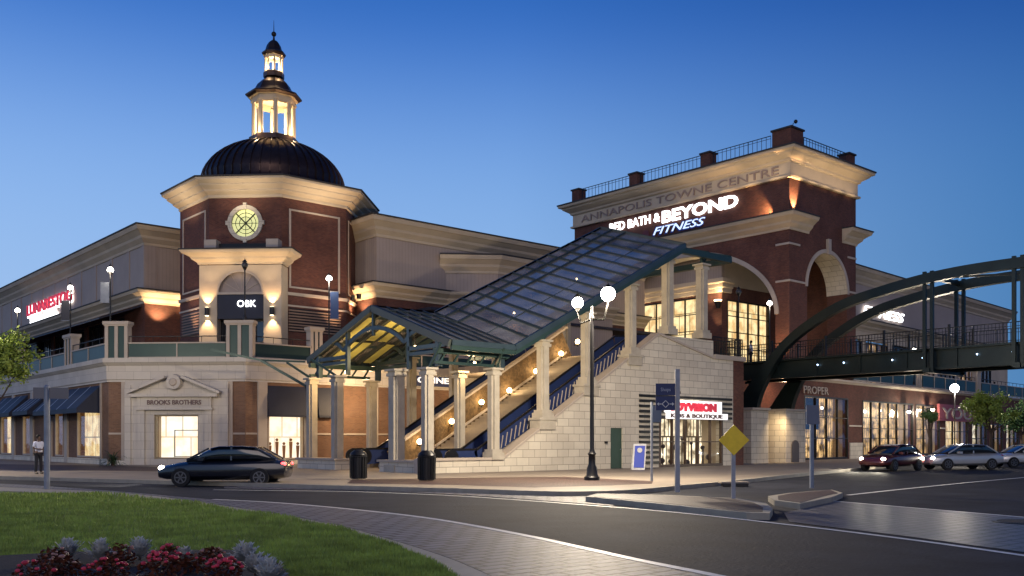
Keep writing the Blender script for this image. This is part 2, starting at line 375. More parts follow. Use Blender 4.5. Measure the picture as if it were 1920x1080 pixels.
# ================================================================== ground
def poly(pts, z): return [Gd(x, y, z).to_2d() for x, y in pts]
def sheet(pts, z): mb = MB(); q = poly(pts, 0); mb.add([(p.x, p.y, z) for p in q], [tuple(range(len(q)))]); return mb
def ribbon(pts, w, z, n=6):
    q = smooth_line([Gd(x, y, 0).to_2d() for x, y in pts], n); mb = MB(); vs = []
    for i, p in enumerate(q):
        d = (q[min(i+1, len(q)-1)]-q[max(i-1, 0)]).normalized(); nn = Vector((-d.y, d.x))*w/2
        vs += [(p.x+nn.x, p.y+nn.y, z), (p.x-nn.x, p.y-nn.y, z)]
    mb.add(vs, [(2*i, 2*i+1, 2*i+3, 2*i+2) for i in range(len(q)-1)]); return mb
def smooth_line(q, n=6):
    out = []
    for i in range(len(q)-1):
        a, b, c, d = q[max(i-1, 0)], q[i], q[i+1], q[min(i+2, len(q)-1)]
        for k in range(n):
            t = k/n; out.append(.5*((2*b)+(c-a)*t+(2*a-5*b+4*c-d)*t*t+(3*b-a-3*c+d)*t**3))
    return out+[q[-1]]
struct('ground', MB().box(-900, 1200, -900, 1200, -.5, -.004), asphalt)
ring_out = [(-400, 903), (0, 909), (400, 919), (640, 922), (760, 926), (880, 932), (1050, 944), (1250, 960), (1480, 985), (1700, 1012), (1920, 1043), (2300, 1100)]
ap_out = [(-200, 903), (0, 907), (200, 920), (400, 937), (500, 942), (600, 950), (720, 962), (800, 972), (880, 985), (1000, 1008), (1100, 1030), (1200, 1052), (1340, 1080), (1500, 1115), (1800, 1190)]
cu_out = [(-200, 905), (0, 913), (200, 922), (300, 931), (400, 945), (500, 960), (600, 978), (660, 991), (720, 1008), (780, 1026), (840, 1046), (880, 1062), (920, 1080), (980, 1110), (1060, 1170)]
cu_in = [(-200, 911), (0, 920), (200, 928), (300, 937), (400, 951), (500, 966), (600, 984), (660, 999), (720, 1019), (780, 1043), (840, 1074), (860, 1090), (880, 1112), (900, 1170)]
def between(a, b, z):
    A = smooth_line([Gd(x, y).to_2d() for x, y in a]); B = smooth_line([Gd(x, y).to_2d() for x, y in b])[::-1]
    mb = MB(); mb.add([(p.x, p.y, z) for p in A+B], [tuple(range(len(A)+len(B)))]); return mb
road = between(ring_out, ap_out, .002); struct('road', road, asphalt)
struct('paved_apron', between(ap_out, cu_out, .006), apron_m)
tag(ribbon(ap_out[3:], .16, .012).build('road_marking', paint), kind='structure'); tag(ribbon(ring_out[2:], .15, .012).build('road_marking', paint), kind='structure')
def solid(a, b, z0, z1, n=6):
    A = smooth_line([Gd(x, y, z1).to_2d() for x, y in a], n); B = smooth_line([Gd(x, y, z1).to_2d() for x, y in b], n)[::-1]
    return MB().prism([tuple(p) for p in A+B], z0, z1)
struct('island_kerb', solid(cu_out, cu_in, 0, .14), kerbm)
# roundabout lawn: gently raised
li = smooth_line([Gd(x, y, .12).to_2d() for x, y in cu_in]); ctr = Vector((-9, 2))
mb = MB(); K = 14; vs = []
for p in li:
    for k in range(K+1):
        t = k/K; q = p*(1-t)+ctr*t; vs.append((q.x, q.y, .12+.16*math.sin(min(1, t*2.2)*math.pi/2)))
mb.add(vs, [(i*(K+1)+k, (i+1)*(K+1)+k, (i+1)*(K+1)+k+1, i*(K+1)+k+1) for i in range(len(li)-1) for k in range(K)])
struct('lawn_ground', mb, grass_m)
def lawn_z(p):
    best = min(range(0, len(li), 2), key=lambda i: (li[i]-p).length); dd = (li[best]-p).length
    return .12+.16*math.sin(min(1, dd/((li[best]-ctr).length)*2.2)*math.pi/2)
def inside(p, pl):
    c = False; j = len(pl)-1
    for i in range(len(pl)):
        if (pl[i][1] > p[1]) != (pl[j][1] > p[1]) and p[0] < (pl[j][0]-pl[i][0])*(p[1]-pl[i][1])/(pl[j][1]-pl[i][1])+pl[i][0]: c = not c
        j = i
    return c
bed_px = [(-260, 1052), (0, 1047), (130, 1040), (300, 1037), (430, 1036), (490, 1046), (525, 1064), (545, 1090), (550, 1140), (-300, 1140)]
bed = [tuple(Gd(x, y, .27).to_2d()) for x, y in bed_px]
struct('flower_bed_soil', MB().prism(bed, .1, .305), soil)
mb = MB(); lp = [tuple(p) for p in li]+[tuple(ctr)]
vs = []; fs = []
cnt = 0
while cnt < 95000:
    px_ = random.uniform(-60, 880); py_ = 921+(1100-921)*random.random()**.8; q = Gd(px_, py_, .2).to_2d()
    if not inside(q, lp) or inside(q, bed): continue
    cnt += 1
    dd = q.length; z = .12+.16*math.sin(min(1, min((li[i]-q).length for i in range(0, len(li), 7))/8*2.2)*math.pi/2) if cnt % 1 else .2
    t = min((li[i]-q).length for i in range(0, len(li), 9)); z = .12+.15*min(1, t/6)
    a = random.uniform(0, 6.28); h = random.uniform(.035, .085); w = .007+dd*.0005; o = len(vs)
    vs += [(q.x-w*math.cos(a), q.y-w*math.sin(a), z-.02), (q.x+w*math.cos(a), q.y+w*math.sin(a), z-.02), (q.x+random.uniform(-.04, .04), q.y+random.uniform(-.04, .04), z+h)]; fs.append((o, o+1, o+2))
mb.v = vs; mb.f = fs
me = bpy.data.meshes.new('grass'); me.from_pydata(vs, [], fs)
gm = plain('grass_blade', (.25, .34, .06), .7, amt=.6, scale=2.2); me.materials.append(gm); go = bpy.data.objects.new('grass', me); sc.collection.objects.link(go)
tag(go, 'short mown green grass on the roundabout island', 'grass', kind='stuff')
# pavement (plaza) in front of the buildings
plaza = [(-500, 878), (-250, 885), (0, 893), (150, 897), (400, 904), (650, 911), (850, 916), (1000, 921), (1080, 922), (1180, 919), (1290, 909), (1400, 899), (1500, 888), (1620, 877), (1750, 866), (1920, 856), (2300, 846)]
A = smooth_line([Gd(x, y, .13).to_2d() for x, y in plaza], 5)
far = [Vector((180, 120)), Vector((120, 200)), Vector((-20, 260))]
struct('pavement', MB().prism([tuple(p) for p in A+far], -.3, .13), concrete)
kb = MB(); q = A; vs = []
for i, p in enumerate(q):
    d = (q[min(i+1, len(q)-1)]-q[max(i-1, 0)]).normalized(); nn = Vector((-d.y, d.x))
    vs += [(p.x-nn.x*.04, p.y-nn.y*.04, -.1), (p.x-nn.x*.04, p.y-nn.y*.04, .142), (p.x+nn.x*.16, p.y+nn.y*.16, .142), (p.x+nn.x*.16, p.y+nn.y*.16, -.1)]
kb.add(vs, [(4*i+k, 4*i+(k+1) % 4, 4*i+4+(k+1) % 4, 4*i+4+k) for i in range(len(q)-1) for k in range(4)])
struct('pavement_kerb', kb, kerbm)
struct('gutter_paving', between([(420, 908), (650, 914), (850, 919), (1000, 924), (1080, 926), (1150, 930)], [(420, 916), (640, 919), (760, 923), (880, 929), (1050, 941), (1150, 949)], .007), apron_m)
rs = MB(); rs.add([tuple(Gd(x, y, .136)) for x, y in [(660, 899), (800, 897), (930, 895), (1060, 894), (1225, 902), (1222, 907), (1110, 911), (1000, 914), (850, 909), (650, 906)]], [tuple(range(10))])
struct('brick_paving_strip', rs, paver_red)
rs = MB(); rs.add([tuple(Gd(x, y, .136)) for x, y in [(-200, 868), (150, 872), (330, 876), (330, 884), (150, 882), (-200, 880)]], [tuple(range(6))])
struct('brick_paving_strip', rs, paver_red)
struct('crosswalk_paving', sheet([(1470, 962), (1570, 940), (1700, 952), (1900, 969), (2300, 1005), (2300, 1092), (1920, 1036), (1700, 1006), (1480, 979)], .008), cobble)
tag(ribbon([(1560, 940), (1700, 952), (1900, 969), (2200, 996)], .14, .013).build('road_marking', paint), kind='structure')
tag(ribbon([(1590, 929), (1700, 917), (1850, 902), (2000, 889)], .16, .013).build('road_marking', paint), kind='structure')
def disc(px_, py_, r, nm, m_, lab):
    q = Gd(px_, py_, .0); o = thing(nm, lab, nm.replace('_', ' '), tuple(q)); a = MB(); a.lathe(q, [(r, .004), (r, .022)], 28); a.build('rim', blackm, o); a = MB(); a.lathe(q, [(r*.86, .0225), (r*.86, .027)], 28)
    a.build('lid', m_, o)
iron = plain('cast_iron', (.03, .03, .032), .8, 0, .4, 6, bump=1, bscale=25)
disc(1925, 980, .62, 'manhole_cover', iron, 'round iron manhole cover at the right picture edge')
# splitter island with signs
def island(name, pts, label_m):
    q = [Gd(x, y, .14).to_2d() for x, y in pts]; c = sum(q, Vector((0, 0)))/len(q)
    struct(name, MB().prism([tuple(p) for p in q], -.1, .14), kerbm)
    struct('island_paving', MB().prism([tuple(p+(c-p).normalized()*.28) for p in q], .1, .147), paver_red)
island('splitter_island', [(1098, 931), (1180, 939), (1300, 951), (1400, 961), (1443, 962), (1449, 953), (1436, 943), (1380, 934), (1250, 928), (1120, 925)], 0)
island('splitter_island', [(1452, 938), (1500, 944), (1560, 932), (1580, 924), (1560, 918), (1480, 924), (1440, 930)], 0)

# ================================================================== lower shop building (podium) on the left
FL = 6.9
p0, p1, p2, p3 = (20.4, 118), (20.4, 62.5), (26.7, 56.2), (67, 56.2)
po = thing('shop_building', 'long cream and brick ground floor shop row with awnings and stone pediment storefront', 'shop building', (23.5, 59.3, 0))
WL, WD, WR = Wall(p0, p1), Wall(p1, p2), Wall(p2, p3)
wl = MB(); 
lh = []
for a, b in ((145, 189), (104, 119), (43, 57), (2, 22), (-60, -35)):
    lh.append((WL.px(a), WL.px(b), .55, 3.75 if a != 145 else 3.75))
WL.wall(wl, 0, 5.4, [(min(h[0], h[1]), max(h[0], h[1]), h[2], h[3]) for h in lh], .5)
pw = (WD.px(291), WD.px(374), .5, 3.3)
WD.wall(wl, 0, 5.4, [pw], .5)
rw = (WR.px(502), WR.px(575), .45, 5.1)
WR.wall(wl, 0, 5.4, [rw], .5)
wl.build('wall', brick_tan, po)
st = MB()
for w_ in (WL, WD, WR): w_.block(st, .0 if w_ is WL else .05, w_.len-.05, .05, .12, .12, .62) if w_ is not WL else None
for (a, b) in ((190, 194), (235, 432), (459, 462)): WD.block(st, WD.px(a) if a != 190 else 0.02, WD.px(b), 0, .16 if a == 235 else .08, 0, 5.4) if a != 235 else None
# carved stone shopfront with pediment
t0, t1 = WD.px(237), WD.px(430)
WD.wall(st, 0, 5.4, [(pw[0]-.02, pw[1]+.02, 0.5, 3.32)], .0-0.0 or .001, t0, t1)
st2 = MB()
for a, b, z0, z1 in ((t0, pw[0], 0, 5.39), (pw[1], t1, 0, 5.39), (pw[0], pw[1], 3.3, 5.39), (pw[0], pw[1], 0, .5)): WD.block(st2, a, b, 0, .18, z0, z1)
m0, m1 = WD.px(262), WD.px(400)
for a, b in ((m0, m0+.45), (m1-.45, m1)): WD.block(st2, a, b, .18, .32, 0, 3.6)
for a, b in ((t0+.0, t0+.4), (t1-.4, t1)): WD.block(st2, a, b, .181, .26, 0, 5.2)
st2.build('stone_surround', stone_big, po)
en = MB(); WD.block(en, m0-.1, m1+.1, .18, .48, 3.6, 3.72); WD.block(en, m0, m1, .18, .38, 3.72, 4.42); WD.block(en, m0-.45, m1+.45, .18, .62, 4.42, 4.62)
mc = (m0+m1)/2
for sgn in (-1, 1):
    a = Vector(WD.at(mc+sgn*(m1-m0)/2+sgn*.6, .42, 4.68)); b = Vector(WD.at(mc+sgn*.55, .42, 5.68)); en.beam(a, b, .42, .16)
en.build('pediment', stone_big, po)
rd = MB(); q = Vector(WD.at(mc, .2, 5.35)); nn = Vector((*WD.n, 0)); rd.tube(q, q+nn*.32, .52, .46, 20); rd2 = MB(); rd2.tube(q+nn*.32, q+nn*.40, .26, .2, 16)
rr = rd.build('roundel', stone_big, po); sub('roundel_boss', rd2, trim, rr)
text('BROOKS BROTHERS', WD, mc-1.75, mc+1.75, 3.94, .28, signbrown, po, .39, .03, .01)
# windows of the lower floor
def shopwindow(w_, h, gm_, parent, nx=0, nz=0, dep=.9, fr=trim, name='shop_window', fw=.1):
    a, b = min(h[0], h[1]), max(h[0], h[1])
    m_ = MB(); w_.frame(m_, a, b, h[2], h[3], fw, -.16, .03, nx, nz); fo = m_.build(name, fr, parent)
    g_ = MB(); w_.block(g_, a, b, -dep-.1, -dep, h[2], h[3]); sub('lit_interior', g_, gm_, fo)
    g_ = MB(); w_.block(g_, a+fw, b-fw, -.1, -.085, h[2]+fw, h[3]-fw); sub('pane', g_, shop_gl, fo)
    g_ = MB(); w_.block(g_, a, b, -dep, -.5, h[2]-.08, h[2]); w_.block(g_, a-.08, a, -dep, -.5, h[2], h[3]); w_.block(g_, b, b+.08, -dep, -.5, h[2], h[3]); w_.block(g_, a, b, -dep, -.5, h[3], h[3]+.08); sub('window_box', g_, cream, fo)
    return fo
for h in lh: shopwindow(WL, h, wincream, po, dep=.5)
wo = shopwindow(WD, pw, winwhite, po, fr=plain('tan_frame', (.30, .24, .15), .5))
dm = MB(); a = pw[0]+1.05; WD.frame(dm, a, pw[1]-.06, .62, 2.35, .05, -.5, -.45); sub('display_board', dm, plain('display_line', (.25, .25, .22)), wo)
wo = shopwindow(WR, (rw[0], rw[1], .45, 3.3), winwhite, po)
dm = MB()
for k in range(5):
    t = rw[0]+.4+k*.5; z = .9+.25*(k % 2); q = Vector(WR.at(t, -.5, .45)); dm.tube(q, q+Vector((0, 0, z)), .07, .12, 8); dm.ball(q+Vector((0, 0, z+.12)), .1)
sub('display_forms', dm, plain('display_tan', (.4, .2, .1)), wo)
def awning(w_, t0, t1, zt, zb, out, parent, striped=False, val=.3):
    m_ = MB(); A_ = [w_.at(t0, .02, zt), w_.at(t1, .02, zt), w_.at(t1, out, zb), w_.at(t0, out, zb), w_.at(t1, out, zb-val), w_.at(t0, out, zb-val), w_.at(t1, .02, zb-val), w_.at(t0, .02, zb-val)]
    m_.add(A_, [(0, 3, 2, 1), (3, 5, 4, 2), (0, 7, 5, 3), (1, 2, 4, 6)]); o = m_.build('awning', awn, parent)
    if striped:
        s_ = MB(); n_ = 4
        for i in range(n_):
            t = t0+(t1-t0)*(.08+i*.24); a_, b_ = Vector(w_.at(t, .03, zt+.012)), Vector(w_.at(t, out, zb+.012)); c_ = Vector((*w_.d, 0))*.16
            s_.add([a_, a_+c_, b_+c_, b_], [(0, 3, 2, 1)])
        sub('stripes', s_, awn_stripe, o)
    return o
awning(WL, WL.px(103), WL.px(189), 5.25, 3.75, 1.5, po, True)
awning(WL, WL.px(57), WL.px(86), 5.0, 3.9, 1.3, po, True)
awning(WL, WL.px(-4), WL.px(53), 5.25, 3.85, 1.4, po, True)
awning(WR, rw[0]-.1, rw[1]+.1, 5.2, 3.35, .45, po, False, .15)
awning(WR, WR.px(594), WR.px(622), 5.2, 3.35, .35, po, False, .15)
pl = MB()
for a in (126, 62, 96, 27, -20): t = WL.px(a); WL.block(pl, t-.35, t+.35, 0, .12, .0, 5.4)
WL.block(pl, WL.px(190)-.03, WL.px(190)+.15, 0, .1, 0, 5.4)
for a in (233, 434): t = WD.px(a); WD.block(pl, t-.16, t+.10, 0, .09, 0, 5.4)
for a in (491, 583, 700, 870, 985): t = WR.px(a); WR.block(pl, t-.32, t+.32, 0, .14, 0, 5.4)
pl.each('pilaster', trim, po)
bd = MB()
for w_, spans in ((WD, ((0.02, WD.px(231)), (WD.px(436), WD.len-.02))), (WR, ((.02, WR.px(488)), (WR.px(586), WR.px(696)), (WR.px(704), WR.px(866))))):
    for a, b in spans: w_.block(bd, a, b, 0, .05, 2.05, 2.17)
bd.each('string_course', trim, po)
bs = MB(); WL.block(bs, 0, WL.len, 0, .1, 0, .5); WD.block(bs, .1, t0, 0, .1, 0, .42); WD.block(bs, t1, WD.len-.1, 0, .1, 0, .42); WR.block(bs, 0.1, WR.len, 0, .1, 0, .4); bs.each('plinth', stone, po)
fs_ = MB(); fs_.sweep([p0, p1, p2, p3], [(-.5, 5.4), (.10, 5.4), (.10, 5.52), (.16, 5.56), (.16, 6.42), (.24, 6.46), (.42, 6.62), (.42, 6.9), (-.5, 6.9)])
fs_.build('fascia', stone_big, po)
te = MB(); te.prism([(20.8, 118), (20.8, 62.7), (26.9, 56.6), (67, 56.6), (67, 118)], 6.6, 6.88); te.build('terrace_floor', concrete, po)
text('CHINEC', WR, WR.px(779), WR.px(851), WR.zat(815, 719), .42, glow('dim_sign', (1, .95, .9), .9), po, .22, .04, .01)
sb = MB(); WR.block(sb, WR.px(772), WR.px(858), .17, .2, 5.62, 6.36); sb.build('sign_board', navy, po)

# terrace parapet: piers with green panels and rails
def pier_on(w_, t, wdt=1.5, h=2.35, label='', dep=.9):
    q = w_.at(t, -.15); o = thing('terrace_pier', label, 'pier', (q[0], q[1], FL), 'cream and green piers of the terrace parapet')
    a = MB()
    for c in (-1, 0, 1):
        w_.block(a, t+c*(wdt/2-.11)-.11, t+c*(wdt/2-.11)+.11, -dep/2, .12, FL, FL+h-.2)
    w_.block(a, t-wdt/2-.1, t+wdt/2+.1, -dep/2-.1, .22, FL+h-.2, FL+h); w_.block(a, t-wdt/2-.04, t+wdt/2+.04, -dep/2-.04, .16, FL+h-.3, FL+h-.2)
    a.build('stone_frame', trim, o); b = MB(); w_.block(b, t-wdt/2+.05, t+wdt/2-.05, -dep/2+.05, .05, FL, FL+h-.3); b.build('green_panel', greenm, o)
    return o
pier_on(WD, .55, 1.5, label='paired parapet pier at the left corner of the stone shopfront')
pier_on(WD, WD.len-.35, 1.7, label='broad parapet pier in front of the dark O B K restaurant sign')
for x_, lb in ((130, 'parapet pier to the left of the awning shop corner, second from the corner'), (28, 'parapet pier above the striped awnings at the far left edge')):
    pier_on(WL, WL.px(x_), 1.6, 2.2, lb)
pier_on(WR, WR.px(592), .9, 2.3, 'narrow parapet pier beside the glass canopy gable')
def parapet(w_, t0, t1, label, rail=True, h=1.0):
    q = w_.at((t0+t1)/2, 0); o = thing('terrace_parapet', label, 'parapet', (q[0], q[1], FL), 'green panelled parapets between the terrace piers')
    a = MB(); w_.block(a, t0, t1, -.02, .06, FL+.08, FL+h-.08); a.build('panel', greenm, o)
    a = MB(); w_.block(a, t0, t1, -.06, .12, FL+h-.08, FL+h); w_.block(a, t0, t1, -.05, .1, FL, FL+.08)
    n_ = max(1, int((t1-t0)/2.6))
    for i in range(1, n_): t = t0+(t1-t0)*i/n_; w_.block(a, t-.04, t+.04, .06, .1, FL+.08, FL+h-.08)
    a.build('rail', trim, o); 
    if rail:
        b = MB(); q0, q1 = Vector(w_.at(t0, 0, FL+h+.38)), Vector(w_.at(t1, 0, FL+h+.38)); b.tube(q0, q1, .03, n=6)
        k = int((t1-t0)/1.3)
        for i in range(k+1): q_ = q0.lerp(q1, i/k); b.tube(q_-Vector((0, 0, .38)), q_, .02, n=6)
        b.build('handrail', blackm, o)
parapet(WD, 1.35, WD.len-1.25, 'green parapet panel above the stone pediment shopfront')
parapet(WL, WL.px(137), WL.len-.3, 'green parapet panel above the large navy awning')
parapet(WL, WL.px(36), WL.px(123), 'green parapet panel at the left over the small awnings')
parapet(WL, 4, WL.px(20), 'green parapet panel at the far left end of the terrace')
parapet(WR, .55, WR.px(584), 'green parapet panel right of the broad pier, over the black awning')
parapet(WR, WR.px(600), WR.px(1000), 'long green parapet behind the glass canopy')

# ================================================================== left wing
def winged(name, label, path, org, sig=None, top=18.0, bots=(12.2, 13.15)):
    o = thing(name, label, 'building wing', org)
    ws = [Wall(path[i], path[i+1]) for i in range(len(path)-1)]
    a = MB()
    for i, w_ in enumerate(ws): w_.wall(a, bots[1]-.2, top-1.2, (), .4, .4 if i else 0)
    a.build('siding_wall', siding_m, o)
    a = MB(); a.sweep(path, CORN(.95, top-1.35, top)); a.build('cornice', cream, o)
    a = MB(); a.sweep(path, [(-.3, top), (1.02, top), (1.02, top+.1), (-.3, top+.12)]); a.build('roof_edge', roofm, o)
    a = MB(); a.sweep(path, CORN(.85, bots[0], bots[1])); a.build('lower_cornice', cream, o)
    a = MB(); a.sweep(path, [(-.3, bots[1]), (.92, bots[1]), (.92, bots[1]+.09), (-.3, bots[1]+.1)]); a.build('cornice_flashing', roofm, o)
    return o, ws
lw, lws = winged('left_wing', 'cream corniced upper wing running back at far left with a red and white lit sign', [(26.6, 125), (26.6, 73.3), (34, 73.3)], (26.6, 73.3, FL))
a = MB(); lws[0].wall(a, FL, 12.3, [(t, t+4.2, FL+.1, 11.6) for t in range(3, 48, 5)], .4); lws[1].wall(a, FL, 12.3, (), .4, .4); a.build('lower_wall', brick, lw)
a = MB()
for t in range(3, 48, 5): lws[0].block(a, t, t+4.2, -.32, -.28, FL+.1, 11.6)
a.each('dark_window', darkglass, lw)
a = MB()
for t in range(3, 48, 5): lws[0].frame(a, t, t+4.2, FL+.1, 11.6, .1, -.26, -.12, 2, 1)
a.build('window_frame', blackm, lw)
a = MB()
for t in range(4, 51, 4): lws[0].block(a, t, t+.5, 0, .06, 13.2, 16.7)
lws[0].block(a, lws[0].len-.6, lws[0].len-.02, 0, .06, 13.2, 16.7); lws[1].block(a, .02, .9, 0, .06, 13.2, 16.7); a.each('pilaster', siding_m, lw)
W0 = lws[0]
text('LUNARESTOG', W0, W0.px(56), W0.px(140), 14.35, 1.05, signr, lw, .3, .08, .03)
text('LUNARESTOG', W0, W0.px(54.5), W0.px(138.5), 14.25, 1.12, signw, lw, .14, .04, .07)
a = MB(); W0.block(a, W0.px(60), W0.px(112), .1, .2, 13.45, 13.75); W0.block(a, W0.px(60), W0.px(108), .1, .2, 13.85, 14.05); a.build('sign_underline', signw, lw)
a = MB(); aw_t = [Vector(W0.at(18, .1, 12.1)), Vector(W0.at(W0.len-.5, .1, 12.1)), Vector(W0.at(W0.len-.5, 3.2, 10.9)), Vector(W0.at(18, 3.2, 10.9))]
a.add(aw_t+[v-Vector((0, 0, .12)) for v in aw_t], [(0, 3, 2, 1), (4, 5, 6, 7), (3, 7, 6, 2), (1, 2, 6, 5), (0, 4, 7, 3)]); a.build('dark_canopy', awn, lw)
for t in (W0.len-1.0,): pass
lamp('SPOT', lws[1].at(.8, .75, 10.4), 1500, (1, .66, .34), .1, lws[1].at(1.4, .2, 14), 95, .8, lw)
lamp('SPOT', lws[1].at(3.8, .75, 10.2), 1500, (1, .66, .34), .1, lws[1].at(4, .2, 14), 95, .8, lw)

# ================================================================== right wing behind the canopy
rwg, rws = winged('right_wing', 'grey sided upper wing with cream cornices between dome tower and brick tower', [(38.3, 68), (38.3, 59), (68, 59)], (38.3, 59, FL))
a = MB(); rws[0].wall(a, FL, 12.3, (), .4); rws[1].wall(a, FL, 12.3, [(1.5+i*5, 5.3+i*5, FL+.2, 11.4) for i in range(5)], .4, .4); a.build('lower_wall', brick, rwg)
a = MB()
for i in range(5): rws[1].block(a, 1.5+i*5, 5.3+i*5, -.3, -.26, FL+.2, 11.4)
a.each('dark_window', darkglass, rwg)
bay = [(44.3, 59.3), (47.9, 56.6), (61, 56.6)]
a = MB(); bw = [Wall(bay[0], bay[1]), Wall(bay[1], bay[2])]
for w_ in bw: w_.wall(a, FL, 15, (), .3)
a.build('bay_wall', siding_m, rwg)
a = MB(); a.sweep(bay, CORN(.9, 14.7, 16)); a.sweep(bay, CORN(.85, 12.2, 13.15)); a.build('bay_cornice', cream, rwg)
a = MB(); a.sweep(bay, [(-3, 16), (.96, 16), (.96, 16.1), (-3, 16.2)]); a.build('bay_roof', roofm, rwg)
for t in (1.5, 4.5, 7): lamp('SPOT', rws[0].at(rws[0].len-t, .85, 10.6), 1000, (1, .64, .34), .1, rws[0].at(rws[0].len-t, .25, 14), 95, .8, rwg)
a = MB()
for t in (1.0, 1.9): q = Vector(rws[0].at(rws[0].len-t, .9, 12.1)); a.tube(q, q+Vector((0, 0, .35)), .16, .2, 8)
a.each('floodlight', blackm, rwg)
a = MB(); rws[1].block(a, 3, 29, .1, 2.6, 11.3, 11.5); a.build('dark_canopy', awn, rwg)

# ================================================================== domed tower
C0 = Vector((33.72, 66.13)); RA = 6.2
dtw = thing('domed_tower', 'octagonal brick tower with round lit clock window, ribbed copper dome and glowing double lantern', 'tower', (C0.x, C0.y, FL))
def octo(r): k = r/math.cos(R(22.5)); return [(C0.x+k*math.cos(R(22.5-45*i)), C0.y+k*math.sin(R(22.5-45*i))) for i in range(8)][::-1]
# path whose right-hand side is outward: counter-clockwise seen from above
oc = octo(RA); 
faces_ = [Wall(oc[i], oc[(i+1) % 8]) for i in range(8)]
def face(nx, ny): return max(faces_, key=lambda w_: w_.n.x*nx+w_.n.y*ny)
FF, FLt, FRt = face(-.7, -.7), face(-1, 0), face(0, -1)
a = MB()
cz = 16.75
for w_ in faces_:
    if w_ is FF: w_.wall(a, FL, 18.9, [(w_.len/2-1.0, w_.len/2+1.0, cz-1.0, cz+1.0)], .4)
    else: w_.wall(a, FL, 18.9, (), .4)
a.build('brick_wall', brick, dtw)
a = MB()   # fill the square round the clock with a ring of brick
for i in range(32):
    t_, t2_ = 2*math.pi*i/32, 2*math.pi*(i+1)/32
    def sqp(t): c, s_ = math.cos(t), math.sin(t); k = 1/max(abs(c), abs(s_)); return c*k, s_*k
    vs = []
    for t in (t_, t2_):
        for (x_, z_) in ((math.cos(t)*.97, math.sin(t)*.97), sqp(t)): 
            q = FF.at(FF.len/2+x_, -.004); vs.append((q[0], q[1], cz+z_))
    a.add(vs, [(0, 1, 3, 2)])
a.build('clock_spandrel', brick, dtw)
a = MB(); FF.ring(a, FF.len/2, .97, cz, .97, .26, -.05, .10, 28); FF.ring(a, FF.len/2, .97, cz, -.97, -.0, -.05, .1, 2) if False else None
for i in range(40):
    t, t2_ = 2*math.pi*i/40, 2*math.pi*(i+1)/40; vs = []
    for o_ in (-.05, .13):
        for tt in (t, t2_):
            for rr_ in (.96, 1.24): q = FF.at(FF.len/2+rr_*math.cos(tt), o_); vs.append((q[0], q[1], cz+rr_*math.sin(tt)))
    a.add(vs, [(4, 6, 7, 5), (0, 2, 6, 4), (1, 5, 7, 3)])
a = MB()
def annulus(mb, w_, tc_, zc_, r0, r1, o0, o1, n=40):
    for i in range(n):
        vs = []
        for o_ in (o0, o1):
            for tt in (2*math.pi*i/n, 2*math.pi*(i+1)/n):
                for rr_ in (r0, r1): q = w_.at(tc_+rr_*math.cos(tt), o_); vs.append((q[0], q[1], zc_+rr_*math.sin(tt)))
        mb.add(vs, [(4, 6, 7, 5), (0, 2, 6, 4), (1, 5, 7, 3), (0, 1, 3, 2)])
annulus(a, FF, FF.len/2, cz, .96, 1.24, -.05, .13)
for k in range(4):
    c_, s_ = math.cos(math.pi/2*k), math.sin(math.pi/2*k); t = FF.len/2+c_*1.24
    FF.block(a, t-.12, t+.12, 0, .16, cz+s_*1.24-.14, cz+s_*1.24+.14)
ck = a.build('clock_surround', stone, dtw)
a = MB(); q = Vector(FF.at(FF.len/2, -.1, cz)); nn = Vector((*FF.n, 0)); a.tube(q-nn*.02, q, .97, n=40); sub('clock_face', a, clock_g, ck)
a = MB(); dd = Vector((*FF.d, 0)); q = q+nn*.03
for k in range(4):
    ang = R(45*k+45*0); v_ = dd*math.cos(ang)+Vector((0, 0, 1))*math.sin(ang); wd_ = .035 if k % 2 == 0 else .09; a.beam(q-v_*.95, q+v_*.95, wd_, .03, nn)
for r_ in (.45, .72): annulus(a, FF, FF.len/2, cz, r_-.02, r_+.02, -.09, -.06)
sub('clock_bars', a, plain('bronze_bar', (.06, .07, .03), .5), ck)
# pale strip frames and courses
a = MB()
for w_ in faces_[:]:
    if w_ is FF: continue
    z0_, z1_ = 12.3, 17.8; m_ = .55
    for (x0, x1, z0, z1) in ((m_, w_.len-m_, z1_-.12, z1_), (m_, w_.len-m_, z0_, z0_+.12), (m_, m_+.14, z0_+.12, z1_-.12), (w_.len-m_-.14, w_.len-m_, z0_+.12, z1_-.12)): w_.block(a, x0, x1, 0, .05, z0, z1)
a.sweep(oc, [(-.05, 11.75), (.10, 11.78), (.14, 11.98), (-.05, 12.02)], True)
a.sweep(oc, [(-.05, 11.0), (.06, 11.0), (.06, 11.12), (-.05, 11.12)], True)
a.build('trim_band', trim, dtw)
a = MB()
for w_ in (FLt, FRt):
    for k in range(8): z = 9.3+k*.2; w_.block(a, .5, w_.len-.5, .0, .09, z, z+.09)
a.each('louvre', plain('brown_louvre', (.26, .17, .12), .6), dtw)
a = MB()
for w_ in (FLt, FRt): w_.block(a, .6, w_.len-.6, .0, .03, 9.25, 10.9)
a.each('louvre_back', blackm, dtw)
a = MB(); a.sweep(oc, [(-.3, 18.5), (.05, 18.5), (.10, 18.55), (.10, 18.72), (.38, 18.85), (.48, 18.92), (.48, 19.0), (.80, 19.2), (.86, 19.26), (.86, 19.32), (1.16, 19.5), (1.2, 19.55), (1.2, 19.68), (-.3, 19.75)], True); a.build('cornice', cream, dtw)
a = MB(); a.sweep(oc, [(-3.2, 19.68), (1.28, 19.69), (1.28, 19.78), (-3.2, 20.2)], True); a.build('roof_edge', roofm, dtw)
